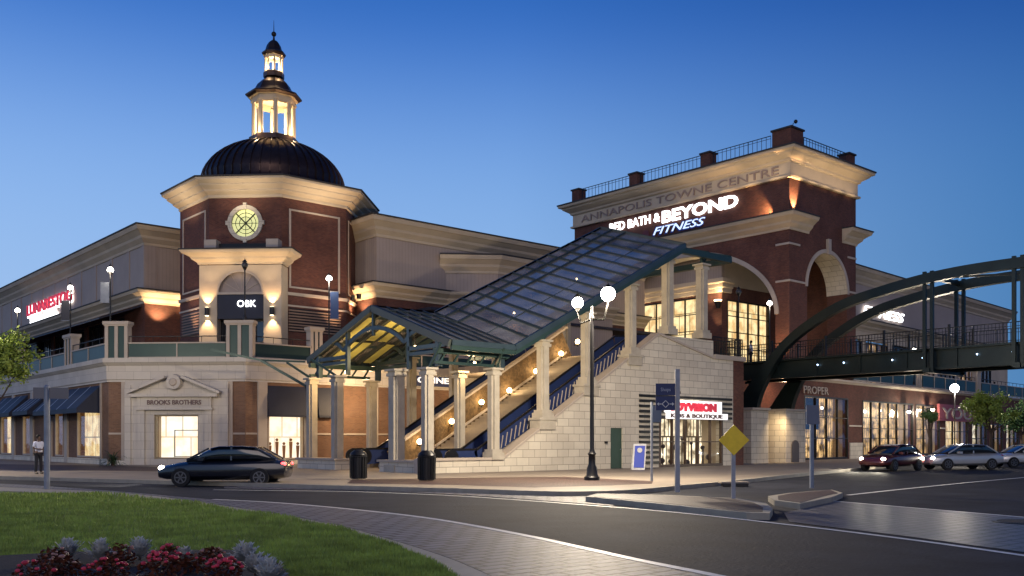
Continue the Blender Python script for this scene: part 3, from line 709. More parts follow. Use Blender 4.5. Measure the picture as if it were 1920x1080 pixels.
# dome with standing seams
DR = 5.3; DZ = 19.85
a = MB(); prof = [(DR+.5, 0), (DR+.15, .35), (DR*.985, .8)]+[(DR*math.cos(t), .8+3.55*math.sin(t)) for t in [R(x) for x in range(8, 72, 7)]]+[(1.7, 4.25)]
a.lathe((C0.x, C0.y, DZ), prof, 96); dome = a.build('dome', copper, dtw, True)
a = MB()
for i in range(48):
    t = 2*math.pi*i/48
    for (r0, z0), (r1, z1) in zip(prof, prof[1:]):
        a.beam((C0.x+r0*math.cos(t), C0.y+r0*math.sin(t), DZ+z0+.02), (C0.x+r1*math.cos(t), C0.y+r1*math.sin(t), DZ+z1+.02), .07, .16)
sub('dome_seam', a, copper, dome)
# lanterns
def lantern(z0, h, rr, roof_h, n=8, name='lantern'):
    c = (C0.x, C0.y, z0)
    a = MB(); a.lathe(c, [(rr*1.18, -.35), (rr*1.18, 0), (rr*1.08, .06)], n, R(22.5)); lo = a.build(name+'_base', copper, dtw)
    a = MB()
    for i in range(n):
        t = R(22.5)+2*math.pi*i/n; q = Vector((C0.x+rr*.94*math.cos(t), C0.y+rr*.94*math.sin(t), z0)); a.tube(q, q+Vector((0, 0, h)), rr*.115, rr*.10, 10); a.tube(q+Vector((0, 0, h*.86)), q+Vector((0, 0, h*.9)), rr*.15, rr*.17, 10); a.tube(q, q+Vector((0, 0, .12)), rr*.16, rr*.13, 10)
    a.build(name+'_column', cream, dtw, True)
    a = MB(); a.lathe((C0.x, C0.y, z0+h), [(rr*1.04, -h*.16), (rr*1.06, 0)], n, R(22.5), False); a.lathe((C0.x, C0.y, z0+h), [(rr*.86, -h*.16), (rr*.9, 0)], n, R(22.5), False); a.lathe((C0.x, C0.y, z0+h), [(rr*.05, -.02), (rr*1.2, -.02)], n, R(22.5), False); a.build(name+'_frieze', cream, dtw)
    a = MB(); a.lathe((C0.x, C0.y, z0+h), [(rr*1.2, 0), (rr*1.34, .12), (rr*1.36, .22), (rr*1.0, .22+roof_h*.18), (rr*.92, .22+roof_h*.3), (rr*.78, .22+roof_h*.6), (rr*.55, .22+roof_h*.84), (rr*.3, .22+roof_h*.97), (rr*.2, .22+roof_h)], n if n == 8 else 24, R(22.5)); a.build(name+'_roof', copper, dtw)
    lamp('POINT', (C0.x, C0.y, z0+h*.35), 900 if rr > 1 else 330, (1, .74, .40), .12, parent=dtw)
    for i in range(4):
        t = R(90*i+22); lamp('POINT', (C0.x+rr*1.35*math.cos(t), C0.y+rr*1.35*math.sin(t), z0+.25), 110 if rr > 1 else 35, (1, .72, .38), .05, parent=dtw)
lantern(24.5, 3.0, 1.55, 1.45)
lantern(29.5, 1.3, .66, 1.0, 8, 'top_lantern')
a = MB(); z = 32.05; a.tube((C0.x, C0.y, z-.1), (C0.x, C0.y, z+.35), .1, .05); a.ball((C0.x, C0.y, z+.45), .19); a.tube((C0.x, C0.y, z+.6), (C0.x, C0.y, z+1.5), .035, .012, 6); a.build('finial', blackm, dtw, True)
# portico
tcx = FF.len/2+.12; hw = 2.85; PO = 1.35
a = MB()
PW = Wall(FF.at(tcx-hw, PO), FF.at(tcx+hw, PO)); dw = 1.62
PW.wall(a, FL, 11.7, [(hw-dw, hw+dw, FL, 11.7)], PO+.1)
PW.wall(a, 11.7, 13.6, [(hw-dw, hw+dw, 11.7, 13.6)], PO+.1)
PW.arch(a, hw, dw, 11.7, 1.55, 13.6, PO+.1); a.build('portico', cream, dtw)
a = MB(); PW.ring(a, hw, dw-.12, 11.7, 1.43, .13, -.02, .05); PW.block(a, hw-dw, hw+dw, -.25, .04, 11.6, 11.75); a.each('arch_moulding', trim, dtw)
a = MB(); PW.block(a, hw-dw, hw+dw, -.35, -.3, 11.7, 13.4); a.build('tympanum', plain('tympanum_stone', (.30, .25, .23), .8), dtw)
a = MB(); q = Vector(PW.at(hw, -.28, 11.75))
for k in range(1, 6):
    v_ = Vector((*PW.d, 0))*math.cos(R(30*k))+Vector((0, 0, 1))*math.sin(R(30*k)); a.beam(q+v_*.3, q+v_*1.45, .05, .04)
a.build('fan_bars', trim, dtw)
a = MB(); PW.block(a, hw-dw, hw+dw, -.5, -.05, 9.95, 11.6); a.build('sign_canopy', awn, dtw)
text('OBK', PW, PW.px(444), PW.px(479), 10.75, .46, signw, dtw, .0, .03, .0)
a = MB(); PW.block(a, hw-dw, hw+dw, -.9, -.86, FL, 9.95); a.build('door_glass', darkglass, dtw)
a = MB(); PW.frame(a, hw-dw, hw+dw, FL, 9.95, .1, -.85, -.75, 3, 1); a.build('door_frame', blackm, dtw)
a = MB(); pth = [FF.at(tcx-hw, 0), PW.at(0), PW.at(PW.len), FF.at(tcx+hw, 0)]
a.sweep([p[:2] for p in pth], CORN(1.0, 13.65, 14.5)+[(-1.0, 14.5), (-1.0, 13.6)][:0]); a.build('portico_cornice', cream, dtw)
a = MB(); a.sweep([p[:2] for p in pth], [(-.6, 14.5), (1.05, 14.5), (1.05, 14.58), (-.6, 14.7)]); PW.block(a, 0, PW.len, -PO, .1, 14.45, 14.6); a.build('portico_roof', roofm, dtw)
a = MB()
for t in (.75, PW.len-.65): PW.block(a, t-.42, t+.42, -.85, .0, 14.6, 15.35)
a.each('roof_pedestal', trim, dtw)
a = MB(); PW.block(a, 1.2, PW.len-1.1, -.5, -.45, 14.65, 15.15); a.build('roof_panel', blackm, dtw)
a = MB(); g2 = MB()
for t in (.6, PW.len-.6):
    q = Vector(PW.at(t, .16, 10.15)); a.tube(q, q+Vector((0, 0, .55)), .16, .16, 10); PW.block(a, t-.06, t+.06, 0, .14, 10.3, 10.5)
    g2.tube(q+Vector((0, 0, .55)), q+Vector((0, 0, .57)), .13, .13, 10); g2.tube(q-Vector((0, 0, .02)), q, .13, .13, 10)
    lamp('SPOT', q+Vector((0, 0, .62))+Vector((*PW.n, 0))*.06, 420, (1, .62, .30), .05, PW.at(t, .0, 14.0), 85, .7, dtw)
    lamp('SPOT', q-Vector((0, 0, .08))+Vector((*PW.n, 0))*.06, 330, (1, .66, .34), .05, PW.at(t, .0, 7.0), 85, .7, dtw)
so = a.build('wall_sconce', blackm, dtw); sub('sconce_lens', g2, sconce_g, so)
for t in (.9, 2.8, 4.8): lamp('SPOT', PW.at(t, 1.5, 11.6), 170, (1, .72, .42), .1, PW.at(t, .3, 14.2), 80, .8, dtw)
# uplights that graze brick and cornice
lamp('SPOT', FRt.at(4.6, 1.2, 8.6), 1500, (1, .62, .36), .1, FRt.at(2.9, 0, 15), 60, .8, dtw)
lamp('SPOT', FLt.at(3.0, 1.0, 8.4), 900, (1, .62, .36), .1, FLt.at(3.0, 0, 15), 60, .8, dtw)
for w_ in (FF, FRt, FLt):
    lamp('SPOT', w_.at(w_.len/2, 2.3, 17.0), 330, (1, .78, .52), .2, w_.at(w_.len/2, .7, 19.6), 120, .9, dtw)
lamp('SPOT', (C0.x+7.6, C0.y-1.5, 20.6), 3200, (1, .58, .28), .1, (C0.x+4, C0.y-1.2, 23.5), 70, .7, dtw)

# ================================================================== big brick tower
BT = thing('brick_tower', 'tall brick corner tower with tall arches, roof railing and illuminated store letters', 'tower', (67.2, 43, 0))
TL, TR = Wall((67.2, 67.5), (67.2, 43.0)), Wall((67.2, 43.0), (77.6, 43.0))
TB, TBK = Wall((77.6, 43), (77.6, 67.5)), Wall((77.6, 67.5), (67.2, 67.5))
sL = lambda v: 67.5-v
a = MB()
ac, ah = sL(54.0), 9.7
TL.wall(a, FL, 12, [(ac-ah, ac+ah, FL, 12)], 1.3); TL.wall(a, 12, 18.3, [(ac-ah, ac+ah, 12, 18.3)], 1.3); TL.wall(a, 18.3, 23.0, (), 1.3)
TL.arch(a, ac, ah, 12, 6.0, 18.3, 1.3, 40)
rc, rh = 5.75, 3.15
TR.wall(a, FL, 14.4, [(rc-rh, rc+rh, FL, 14.4)], 1.9, 1.3); TR.wall(a, 14.4, 18.2, [(rc-rh, rc+rh, 14.4, 18.2)], 1.9, 1.3); TR.wall(a, 18.2, 23, (), 1.9, 1.3); TR.arch(a, rc, rh, 14.4, 3.15, 18.2, 1.9, 32)
TB.wall(a, FL, 23, (), .4, 1.9); TBK.wall(a, FL, 23, (), 1.0, 1.0, 9.1)
a.prism([(67.4, 43.2), (77.4, 43.2), (77.4, 67.3), (67.4, 67.3)], 22.4, 22.9)
a.build('brick_wall', brick, BT)
a = MB(); 
ts = [R(180*i/32) for i in range(33)]
for i in range(32):    # stone lining of the deep right-hand arch
    vs = []
    for k in (i, i+1):
        for o_ in (.02, -1.93): q = TR.at(rc-(rh-.03)*math.cos(ts[k]), o_); vs.append((q[0], q[1], 14.4+(rh-.03)*math.sin(ts[k])))
    a.add(vs, [(0, 1, 3, 2)])
for i in range(32):
    vs = []
    for k in (i, i+1):
        for o_ in (.02, -1.33): q = TL.at(ac-(ah-.03)*math.cos(ts[k]), o_); vs.append((q[0], q[1], 12+(5.97)*math.sin(ts[k])))
    a.add(vs, [(0, 1, 3, 2)])
a.each('arch_lining', stone, BT)
a = MB(); TR.ring(a, rc, rh-.02, 14.4, rh-.02, .32, -.02, .09, 32); TL.ring(a, ac, ah-.02, 12, 5.98, .38, -.02, .1, 40)
TR.block(a, rc-.22, rc+.22, 0, .25, 17.4, 18.7)
for z in (17.55, 14.55):
    TL.block(a, TL.len-1.25, TL.len, 0, .07, z, z+.16); TR.block(a, -.07, 1.5 if z > 15 else 2.3, 0, .07, z, z+.16); TR.block(a, TR.len-1.4, TR.len, 0, .07, z, z+.16)
a.each('stone_trim', trim, BT)
box4 = [(67.2, 67.5), (67.2, 43), (77.6, 43), (77.6, 67.5)]
a = MB(); a.sweep(box4, [(-.4, 22.9), (.28, 22.92), (.32, 23.08), (.12, 23.14), (.12, 24.15), (.3, 24.25), (.34, 24.4), (.85, 24.72), (.92, 24.84), (1.15, 24.92), (1.2, 25.02), (1.2, 25.14), (-.4, 25.2)], True); a.build('cornice', cream, BT)
a = MB(); a.sweep(box4, [(-3.9, 25.12), (1.27, 25.14), (1.27, 25.26), (-3.9, 25.4)], True); a.build('roof_edge', roofm, BT)
a = MB(); a.sweep([(67.2, 66.9), (67.2, 43), (70.0, 43)], CORN(1.05, 18.75, 19.95)); a.sweep([(75.3, 43), (77.6, 43), (77.6, 46)], CORN(1.05, 18.75, 19.95)); a.build('mid_cornice', cream, BT)
a = MB(); a.sweep([(67.2, 67), (67.2, 43), (70.0, 43)], [(-.2, 19.95), (1.12, 19.95), (1.12, 20.04), (-.2, 20.1)]); a.sweep([(75.3, 43), (77.6, 43), (77.6, 46)], [(-.2, 19.95), (1.12, 19.95), (1.12, 20.04), (-.2, 20.1)]); a.build('cornice_flashing', roofm, BT)
pr = []
a = MB()
for v, w2 in ((66.9, .48), (59.3, .48), (51.0, .48), (43.4, .88)): a.box(67.0-.3, 67.0+2*w2-.3, v-w2, v+w2, 25.3, 26.75 if w2 > .6 else 26.55); pr.append(v)
a.box(76.1, 77.1, 42.8, 43.8, 25.3, 26.55); a.box(76.1, 77.1, 66.3, 67.3, 25.3, 26.55); a.each('roof_pier', brick, BT)
a = MB()
for v, w2 in ((66.9, .48), (59.3, .48), (51.0, .48), (43.4, .88)): z = 26.75 if w2 > .6 else 26.55; a.box(67.0-.4, 67.0+2*w2-.2, v-w2-.1, v+w2+.1, z, z+.14)
a.box(76.0, 77.2, 42.7, 43.9, 26.55, 26.69); a.each('pier_cap', roofm, BT)
a = MB()
def railing(mb, q0, q1, h=1.35, step=.28, r=.022, mid=True):
    q0, q1 = Vector(q0), Vector(q1); Z_ = Vector((0, 0, 1)); mb.beam(q0+Z_*h, q1+Z_*h, .06, .05); mb.beam(q0+Z_*.12, q1+Z_*.12, .04, .04)
    if mid: mb.beam(q0+Z_*(h-.22), q1+Z_*(h-.22), .03, .03)
    n_ = max(2, int((q1-q0).length/step))
    for i in range(n_+1):
        q_ = q0.lerp(q1, i/n_); w_ = .05 if i % 8 == 0 else r*1.4; mb.beam(q_, q_+Z_*h, w_, w_)
for v0_, v1_ in ((66.2, 60.0), (58.6, 51.7), (50.3, 44.6)): railing(a, (67.0, v0_, 25.3), (67.0, v1_, 25.3), 1.3, .42)
railing(a, (69.3, 43, 25.3), (75.9, 43, 25.3), 1.3, .42); a.build('roof_railing', blackm, BT)
a = MB(); q = Vector((67.9, 43.3, 26.85)); a.tube(q, q+Vector((.2, -.1, .7)), .04, .03, 6); a.ball(q+Vector((.3, -.25, .8)), .16); a.tube(q+Vector((0, 0, .2)), q+Vector((.3, .1, .3)), .02, .02, 6); a.build('roof_camera', blackm, BT)
text('ANNAPOLIS TOWNE CENTRE', TL, TL.px(1092), TL.px(1462), 23.32, .66, plain('faded_letter', (.25, .19, .165)), BT, .16, .05, .0)
text('BED BATH &', TL, TL.px(1144), TL.px(1238), 21.72, .80, signw, BT, .15, .04, .012)
text('BEYOND', TL, TL.px(1242), TL.px(1384), 21.5, 1.02, signw, BT, .15, .04, .045)
text('FITNESS', TL, TL.px(1226), TL.px(1323), 20.52, .66, signb, BT, .24, .03, .0, shear=.35)
text('FITNESS', TL, TL.px(1224), TL.px(1325), 20.46, .76, plain('deep_blue_letter', (.03, .06, .3)), BT, .14, .04, .05, shear=.35)
a = MB(); q = Vector(TL.at(TL.px(1213), .1, 20.7)); nn = Vector((*TL.n, 0)); a.tube(q, q+nn*.12, .42, .42, 16); a.build('sign_emblem', plain('dark_red_emblem', (.12, .03, .04)), BT)
lamp('SPOT', TR.at(.6, .42, 20.2), 2600, (1, .58, .26), .06, TR.at(.55, -.25, 21.8), 56, .6, BT)
lamp('SPOT', TL.at(TL.len-1.2, .5, 20.2), 1100, (1, .58, .24), .06, TL.at(TL.len-3.5, .0, 20.9), 85, .6, BT)
a = MB(); g2 = MB()
for w_, t in ((TR, .7), (TL, TL.len-1.2)): q = Vector(w_.at(t, .5, 20.05)); a.tube(q, q+Vector((0, 0, .12)), .18, .2, 8)
a.each('floodlight', blackm, BT)
for k in range(5): lamp('SPOT', TR.at(1+k*2, 1.6, 22.0), 170, (1, .72, .42), .1, TR.at(1+k*2, .5, 24.6), 100, .9, BT)
for k in range(5): lamp('SPOT', TL.at(TL.len-1-k*2.4, 1.6, 22.0), 170 - k*30, (1, .72, .42), .1, TL.at(TL.len-1-k*2.4, .5, 24.6), 100, .9, BT)
lamp('SPOT', TL.at(TL.len-.6, 1.2, 7.4), 1000, (1, .60, .28), .1, TL.at(TL.len-.6, 0, 12), 70, .8, BT)
# inner store seen through the tall arch
IS = thing('upper_store', 'two storey lit store front set back inside the brick tower arch', 'store', (68.8, 50.8, FL))
IL, IR = Wall((68.8, 66.1), (68.8, 50.8)), Wall((68.8, 50.8), (77.15, 50.8))
hl = (IL.px(1204), IL.px(1312), FL+.2, 14.6); hr = (IR.px(1363), IR.px(1442), FL+.2, 14.2)
a = MB(); IL.wall(a, FL, 16.0, [hl], .4); IR.wall(a, FL, 15.4, [hr], .4, .4); a.build('wall', brick, IS)
a = MB(); IL.wall(a, 16.0, 22.4, (), .4); a.build('upper_wall', siding_m, IS); a = MB(); IR.wall(a, 15.4, 22.4, (), .4, .42); a.build('upper_panel', cream, IS)
for w_, h in ((IL, hl), (IR, hr)):
    shopwindow(w_, h, wincream, IS, 3, 4, .35, blackm, 'store_window', .12)
a = MB(); a.sweep([(68.8, 66), (68.8, 50.8), (70.1, 50.8)], [(0, 14.75), (.15, 14.8), (.15, 15.1), (.3, 15.2), (.3, 15.5), (.5, 15.6), (.5, 15.95), (0, 16)]); a.build('lit_band', cream, IS)
for k in range(4): lamp('SPOT', IL.at(IL.len-1.2-k*2.6, .9, 13.6), 130, (1, .74, .42), .1, IL.at(IL.len-1.2-k*2.6, .1, 15.6), 110, .9, IS)
q = Vector(IL.at(IL.len-.15, .35, 13.3)); a = MB(); a.tube(q, q+Vector((0, 0, .6)), .16, .34, 10); a.build('wall_sconce', blackm, IS)
g2 = MB(); g2.tube(q+Vector((0, 0, .6)), q+Vector((0, 0, .75)), .3, .36, 10); g2.build('sconce_glow', sconce_g, IS)
lamp('POINT', q+Vector((-.2, -.2, 1.3)), 120, (1, .7, .36), .1, parent=IS)
lamp('SPOT', IL.at(IL.len-.4, .8, 11.0), 260, (1, .7, .36), .1, IL.at(IL.len-.2, 0, 14), 60, .8, IS)
a = MB(); a.box(67.4, 77.4, 43.1, 67.4, 16.3, 16.4) if False else None
for x_ in (1125, 1150, 1172): lamp('SPOT', TL.at(TL.px(x_), .9, 8.0), 420, (1, .52, .24), .1, TL.at(TL.px(x_), 0, 14), 45, .8, BT)

# ================================================================== right-hand wing and its shops
ra, rb = Vector((78.0, 46.0)), Vector((127, 49.6))
rw2, rws2 = winged('far_wing', 'grey sided wing with cream cornice running right from the brick tower', [tuple(ra), tuple(rb), (131, 62)], (ra.x, ra.y, FL))
RW = rws2[0]
a = MB(); RW.wall(a, FL, 12.3, [(2+i*6, 7+i*6, FL+.1, 11.4) for i in range(7)], .4); rws2[1].wall(a, FL, 12.3, (), .4, .4); a.build('lower_wall', cream, rw2)
for i in range(7):
    shopwindow(RW, (2+i*6, 7+i*6, FL+.1, 11.2), winmix if i % 2 else darkglass, rw2, 3, 1, 1.0, blackm)
text('FITNESS', RW, RW.px(1613), RW.px(1690), 13.75, .95, signw, rw2, .2, .05, .0, shear=.3)
S0, S1, S2 = Vector((48, 41.35)), Vector((67.0, 41.75)), Vector((132, 46.9))
lo = thing('street_shops', 'brick ground floor row of lit shops under the right terrace', 'shop building', (S1.x, S1.y, 0))
SA, SB = Wall(S0, S1), Wall(S1, S2)
b1 = (SB.px(1508), SB.px(1590), .15, 5.3); b2 = (SB.px(1617), SB.px(1712), .3, 5.25); b3 = (SB.px(1717), SB.px(1762), .3, 5.25)
more = [(SB.px(1772), SB.px(1815), .3, 5.0), (SB.px(1822), SB.px(1850), .3, 3.6), (SB.px(1856), SB.px(1880), .3, 3.6), (SB.px(1886), SB.px(1910), .3, 3.6), (SB.px(1915), SB.px(1935), .3, 3.6)]
a = MB(); SA.wall(a, 0, 6.5, (), .5); SB.wall(a, 0, 6.5, [b1, b2, b3]+more, .5); a.build('wall', brick, lo)
a = MB(); a.sweep([tuple(S0), tuple(S1), tuple(S2)], [(-.5, 6.5), (.08, 6.5), (.2, 6.62), (.32, 6.66), (.32, 6.82), (-.5, 6.9)]); a.build('coping', trim, lo)
a = MB(); SB.block(a, .1, b1[0]-.3, 0, .12, 0, .9); SB.block(a, b1[1]+.2, b2[0]-.2, 0, .12, 0, 1.5)
for h0_, h1_ in ((b1[1]+.2, b2[0]-.2), (b3[1]+.1, more[0][0]-.1)): SB.block(a, h0_, h1_, 0, .06, 2.9, 3.02)
a.each('plinth', stone, lo)
shopwindow(SB, b1, winmix, lo, 3, 2, 1.4, blackm, fw=.14); shopwindow(SB, b2, winmix, lo, 5, 1, 1.4, blackm, fw=.14); shopwindow(SB, b3, winmix, lo, 2, 1, 1.4, blackm, fw=.14)
for i, h in enumerate(more): shopwindow(SB, h, winbright if i % 2 else winwarm, lo, 2, 1, 1.2, blackm)
a = MB(); rnd = random.Random(3)
for x_ in (1525, 1560, 1640, 1668, 1690, 1735, 1750): q = Vector(SB.at(SB.px(x_), -.9, rnd.uniform(4.1, 4.7))); a.ball(q, .11, 8, 6)
a.each('ceiling_light', lampw, lo, True)
text('PROPER', SB, SB.px(1503), SB.px(1549), 5.45, .62, trim, lo, .15, .04, .0)
a = MB(); SB.block(a, SB.px(1755), SB.px(1822), .1, .35, 3.7, 5.4); a.build('shop_sign_panel', plain('faded_red_panel', (.25, .06, .07), .5), lo)
text('YOU', SB, SB.px(1760), SB.px(1816), 3.95, 1.1, trim, lo, .38, .03, .02)
bl = MB(); q = Vector(SB.at(SB.px(1545), -.9, 3.2)); 
a = MB(); SB.block(a, SB.px(1519), SB.px(1552), -.85, -.8, 2.6, 5.2); a.build('poster', navy, lo)
a = MB(); SB.block(a, SB.px(1534), SB.px(1548), -.8, -.77, 3.3, 4.3); a.build('poster_light', signw, lo)
a = MB(); a.prism([(48, 41.9), (66.9, 42.3), (132, 47.4), (132, 60), (48, 57)], 6.55, 6.86); a.build('terrace_floor', concrete, lo)
a = MB(); a.prism([(41.6, 35.6), (50.2, 35.6), (50.2, 41.3), (67, 41.7), (67, 56.1), (41.6, 56.1)], 6.4, 6.9); struct('landing', a, concrete)
wl_ = [(1738, 768), (1693, 772)]
for i, (x_, y_) in enumerate(wl_):
    z = SB.zat(x_, y_); o = thing('wall_lamp', ['bright white lamp over the lit shop doors beside the red letters', 'small white lamp over the tall shop windows'][i], 'wall lamp', SB.at(SB.px(x_), 0, z)); q = Vector(SB.at(SB.px(x_), .55, z))
    a = MB(); a.tube(SB.at(SB.px(x_), 0, z+.1), q+Vector((0, 0, .1)), .04); a.tube(q+Vector((0, 0, .05)), q+Vector((0, 0, .22)), .26, .1); a.build('bracket', blackm, o)
    a = MB(); a.ball(q, .17); a.build('bulb', lampw, o, True)
    lamp('POINT', q+Vector((*SB.n, 0))*.3-Vector((0, 0, .3)), 700, (1, .85, .62), .15, parent=o)
lamp('POINT', SB.at(SB.px(1660), -.9, 4.4), 80, (1, .85, .6), .1, parent=lo)
# right terrace piers, parapets
for x_, lb in ((1722, 'tall parapet pier under the bridge, left of the round lamp'), (1834, 'parapet pier beside the blue shop window on the right terrace')):
    pier_on(SB, SB.px(x_), 1.1, 2.6, lb)
def rpar(x0, x1, lb): parapet(SB, SB.px(x0), SB.px(x1), lb, True, 1.25)
rpar(1600, 1716, 'green parapet on the right terrace under the bridge deck'); rpar(1729, 1828, 'green parapet on the right terrace behind the round lamp'); rpar(1840, 1990, 'green parapet at the far right of the terrace')
# bar glow on the far terrace
fb = thing('terrace_bar', 'orange lit bar room behind the people on the far right terrace', 'bar', SB.at(SB.px(1860), -8, FL))
WB = Wall(SB.at(SB.px(1815), -7), SB.at(SB.px(1990), -7))
a = MB(); WB.wall(a, FL, 12, [(6, 14, FL+.1, 10.2)], .4); a.build('wall', brick, fb); a = MB(); WB.block(a, 6, 14, -.6, -.5, FL, 10.2); a.build('glowing_room', winorange, fb)
a = MB(); WB.block(a, 2.2, 4.4, .05, .1, FL+.4, 9.6); a.build('blue_window', glow('blue_window_glow', (.1, .3, .8), .5), fb)
a = MB(); WB.block(a, -2, WB.len, -.4, 2.2, 12, 12.4); a.build('roof', roofm, fb)

# ================================================================== stone side wall of the escalator hall
SWO = (29.4, 35.4, 0)
sw = thing('stair_wall', 'pale stone block wall rising beside the escalators, with a slatted toy shop front', 'wall', SWO)
SW = Wall((25.6, 35.4), (50.2, 35.4)); U = lambda u: u-25.6
def ztop(u):
    if u < 30.2: return .72
    if u < 42.0: return .72+(u-30.2)*(7.72-.72)/11.8
    if u < 47.1: return 7.72
    return 6.62
xs = lambda x: 25.6+SW.px(x)
door = (xs(1145), xs(1168), .13, 2.35); shop = (xs(1236), xs(1355), .13, 3.05)
def slopewall(mb, u0, u1, v0, v1, holes, zt=ztop, zb=0):
    us = sorted({u0, u1, 30.2, 42.0, 47.1, *[h[0] for h in holes], *[h[1] for h in holes]}); us = [u for u in us if u0 <= u <= u1]
    for a_, b_ in zip(us, us[1:]):
        za, zb_ = zt(a_+1e-6), zt(b_-1e-6); z = zb
        for h in sorted(holes, key=lambda h: h[2]):
            if h[0] <= a_+1e-6 and h[1] >= b_-1e-6:
                if h[2] > z: mb.box(a_, b_, v0, v1, z, h[2])
                z = h[3]
        vs = [(x_, y_, z) for x_, y_ in ((a_, v0), (b_, v0), (b_, v1), (a_, v1))]+[(a_, v0, za), (b_, v0, zb_), (b_, v1, zb_), (a_, v1, za)]
        mb.add(vs, [(0,3,2,1),(4,5,6,7),(0,1,5,4),(1,2,6,5),(2,3,7,6),(3,0,4,7)])
a = MB(); slopewall(a, 25.6, 49.1, 35.4, 35.9, [door, shop]); a.build('stone_wall', stone, sw)
a = MB(); a.box(49.1, 50.2, 35.4, 41.3, 0, 6.62); a.build('brick_end', brick, sw)
a = MB(); us = [25.5, 30.2, 42.0, 47.15]
for u0_, u1_ in zip(us, us[1:]): a.beam((u0_, 35.64, ztop(u0_+.001)+.05), (u1_, 35.64, ztop(u1_-.001)+.05), .66, .12)
a.box(47.15, 50.3, 35.28, 35.9, 6.62, 6.9); a.box(25.4, 25.62, 35.3, 36.0, 0, .8); a.build('coping', trim, sw)
a = MB(); a.box(door[0], door[1], 35.5, 35.56, .13, 2.35); dr = a.build('green_door', door_g, sw); a = MB(); a.box(door[1]-.14, door[1]-.08, 35.4, 35.5, 1.15, 1.2); sub('handle', a, greysteel, dr)
a = MB(); a.box(door[0]-.5, door[0]-.38, 35.25, 35.4, 1.5, 1.62); a.box(shop[0]+.9, shop[0]+1.3, 34.9, 35.4, 4.35, 4.5); a.build('small_light_fitting', blackm, sw)
a = MB(); x0_, x1_ = xs(1198), xs(1371)
k = 0; z = .35
while z < 4.25:
    if z < 2.95: a.box(x0_, shop[0]-.12, 35.31, 35.4, z, z+.14)
    else: a.box(x0_, x1_, 35.31, 35.4, z, z+.14)
    z += .29
a.each('dark_slat', blackm, sw)
swf = shopwindow(SW, (U(shop[0]), U(shop[1]), .14, 3.04), winbright, sw, 4, 1, 1.6, plain('brown_frame', (.06, .035, .025), .5), fw=.14)
a = MB()
for k in range(16):
    u_ = shop[0]+.3+k*.24*(shop[1]-shop[0])/3.9; zz = random.uniform(.3, 1.9); q = Vector((u_, 36.2+random.random()*.4, zz)); a.ball(q, random.uniform(.08, .2), 8, 5); a.tube((q.x, q.y, .13), q, .03)
sub('toys', a, plain('dark_toys', (.05, .04, .05), .5, amt=.8, scale=4), swf)
tw = lambda x: SW.px(x)
a = MB(); SW.block(a, tw(1243), tw(1357), .2, .3, 2.92, 3.28); SW.block(a, tw(1240), tw(1346), .2, .3, 3.28, 4.0); sg = a.build('sign_panel', glow('sign_panel_white', (1, .97, .97), .9), sw)
text('TOYVISION', SW, tw(1247), tw(1336), 3.42, .42, signr, sw, .34, .03, .05)
text('KIDS & BOUTIQUE', SW, tw(1249), tw(1346), 3.0, .22, signbrown, sw, .33, .02, .01)
for k in range(3): lamp('SPOT', (shop[0]+.6+k*1.3, 34.6, 4.5), 60, (1, .85, .65), .1, (shop[0]+.6+k*1.3, 35.4, 3.4), 90, .8, sw)
lamp('AREA', ((shop[0]+shop[1])/2, 35.7, 2.9), 60, (1, .85, .6), 2.0, ((shop[0]+shop[1])/2, 33, 0), parent=sw)
a = MB(); railing(a, (47.2, 35.5, 6.9), (50.2, 35.5, 6.9), 1.1, .14); railing(a, (50.2, 35.5, 6.9), (50.2, 41.3, 6.9), 1.1, .14); railing(a, (50.2, 41.5, 6.9), (55.3, 41.6, 6.9), 1.1, .14); a.build('landing_railing', blackm, sw)
a = MB(); a.box(30.2, 34, 35.4, 35.6, 0, .1) if False else None

# ================================================================== escalators and middle stair
SL = .575
zs = lambda u: .35+(u-29.8)*SL
def escalator(v, label, uu=(29.6, 41.0)):
    o = thing('escalator', label, 'escalator', (29.0, v, .13), 'escalators under the glass canopy')
    u0, u1 = uu; w = 1.3
    a = MB()
    for s_ in (0, w): a.beam((u0, v+s_, zs(u0)+.45), (u1, v+s_, zs(u1)+.45), .04, .92); a.beam((u0-1.6, v+s_, .75), (u0, v+s_, .75+.12), .04, .8); a.beam((u1, v+s_, zs(u1)+.5), (u1+1.5, v+s_, zs(u1)+.6), .04, .85)
    a.build('balustrade', navy, o)
    a = MB(); n_ = int((u1-u0)/.30)
    for s_ in (-.04, w+.04):
        for i in range(n_):
            u_ = u0+.3+i*.30; a.beam((u_, v+s_, zs(u_)+.12), (u_+.14, v+s_, zs(u_)+.82), .03, .055, (0, 1, 0))
    a.build('balustrade_post', trim, o)
    a = MB()
    for s_ in (0, w):
        a.beam((u0, v+s_, zs(u0)+.98), (u1, v+s_, zs(u1)+.98), .1, .09); a.beam((u0-1.6, v+s_, 1.2), (u0, v+s_, zs(u0)+.98), .1, .09); a.beam((u1, v+s_, zs(u1)+.98), (u1+1.5, v+s_, zs(u1)+1.05), .1, .09); a.tube((u0-1.6, v+s_-.04, .8), (u0-1.6, v+s_+.04, .8), .42, n=16)
    a.build('handrail', blackm, o)
    a = MB(); n_ = int((u1-u0)/.4)
    for i in range(n_): u_ = u0+i*.4; a.box(u_, u_+.4, v+.15, v+w-.15, zs(u_)-.2, zs(u_)+.08)
    a.build('step', greysteel, o)
    a = MB()
    for s_ in (-.12, w+.12): a.beam((u0-.2, v+s_, zs(u0)-.28), (u1+.2, v+s_, zs(u1)-.28), .16, .5)
    a.build('side_truss', plain('escalator_cladding', (.22, .19, .15), .45), o)
    return o
escalator(36.55, 'navy sided escalator nearest the stone wall'); escalator(44.3, 'navy sided escalator on the far side of the middle stair')
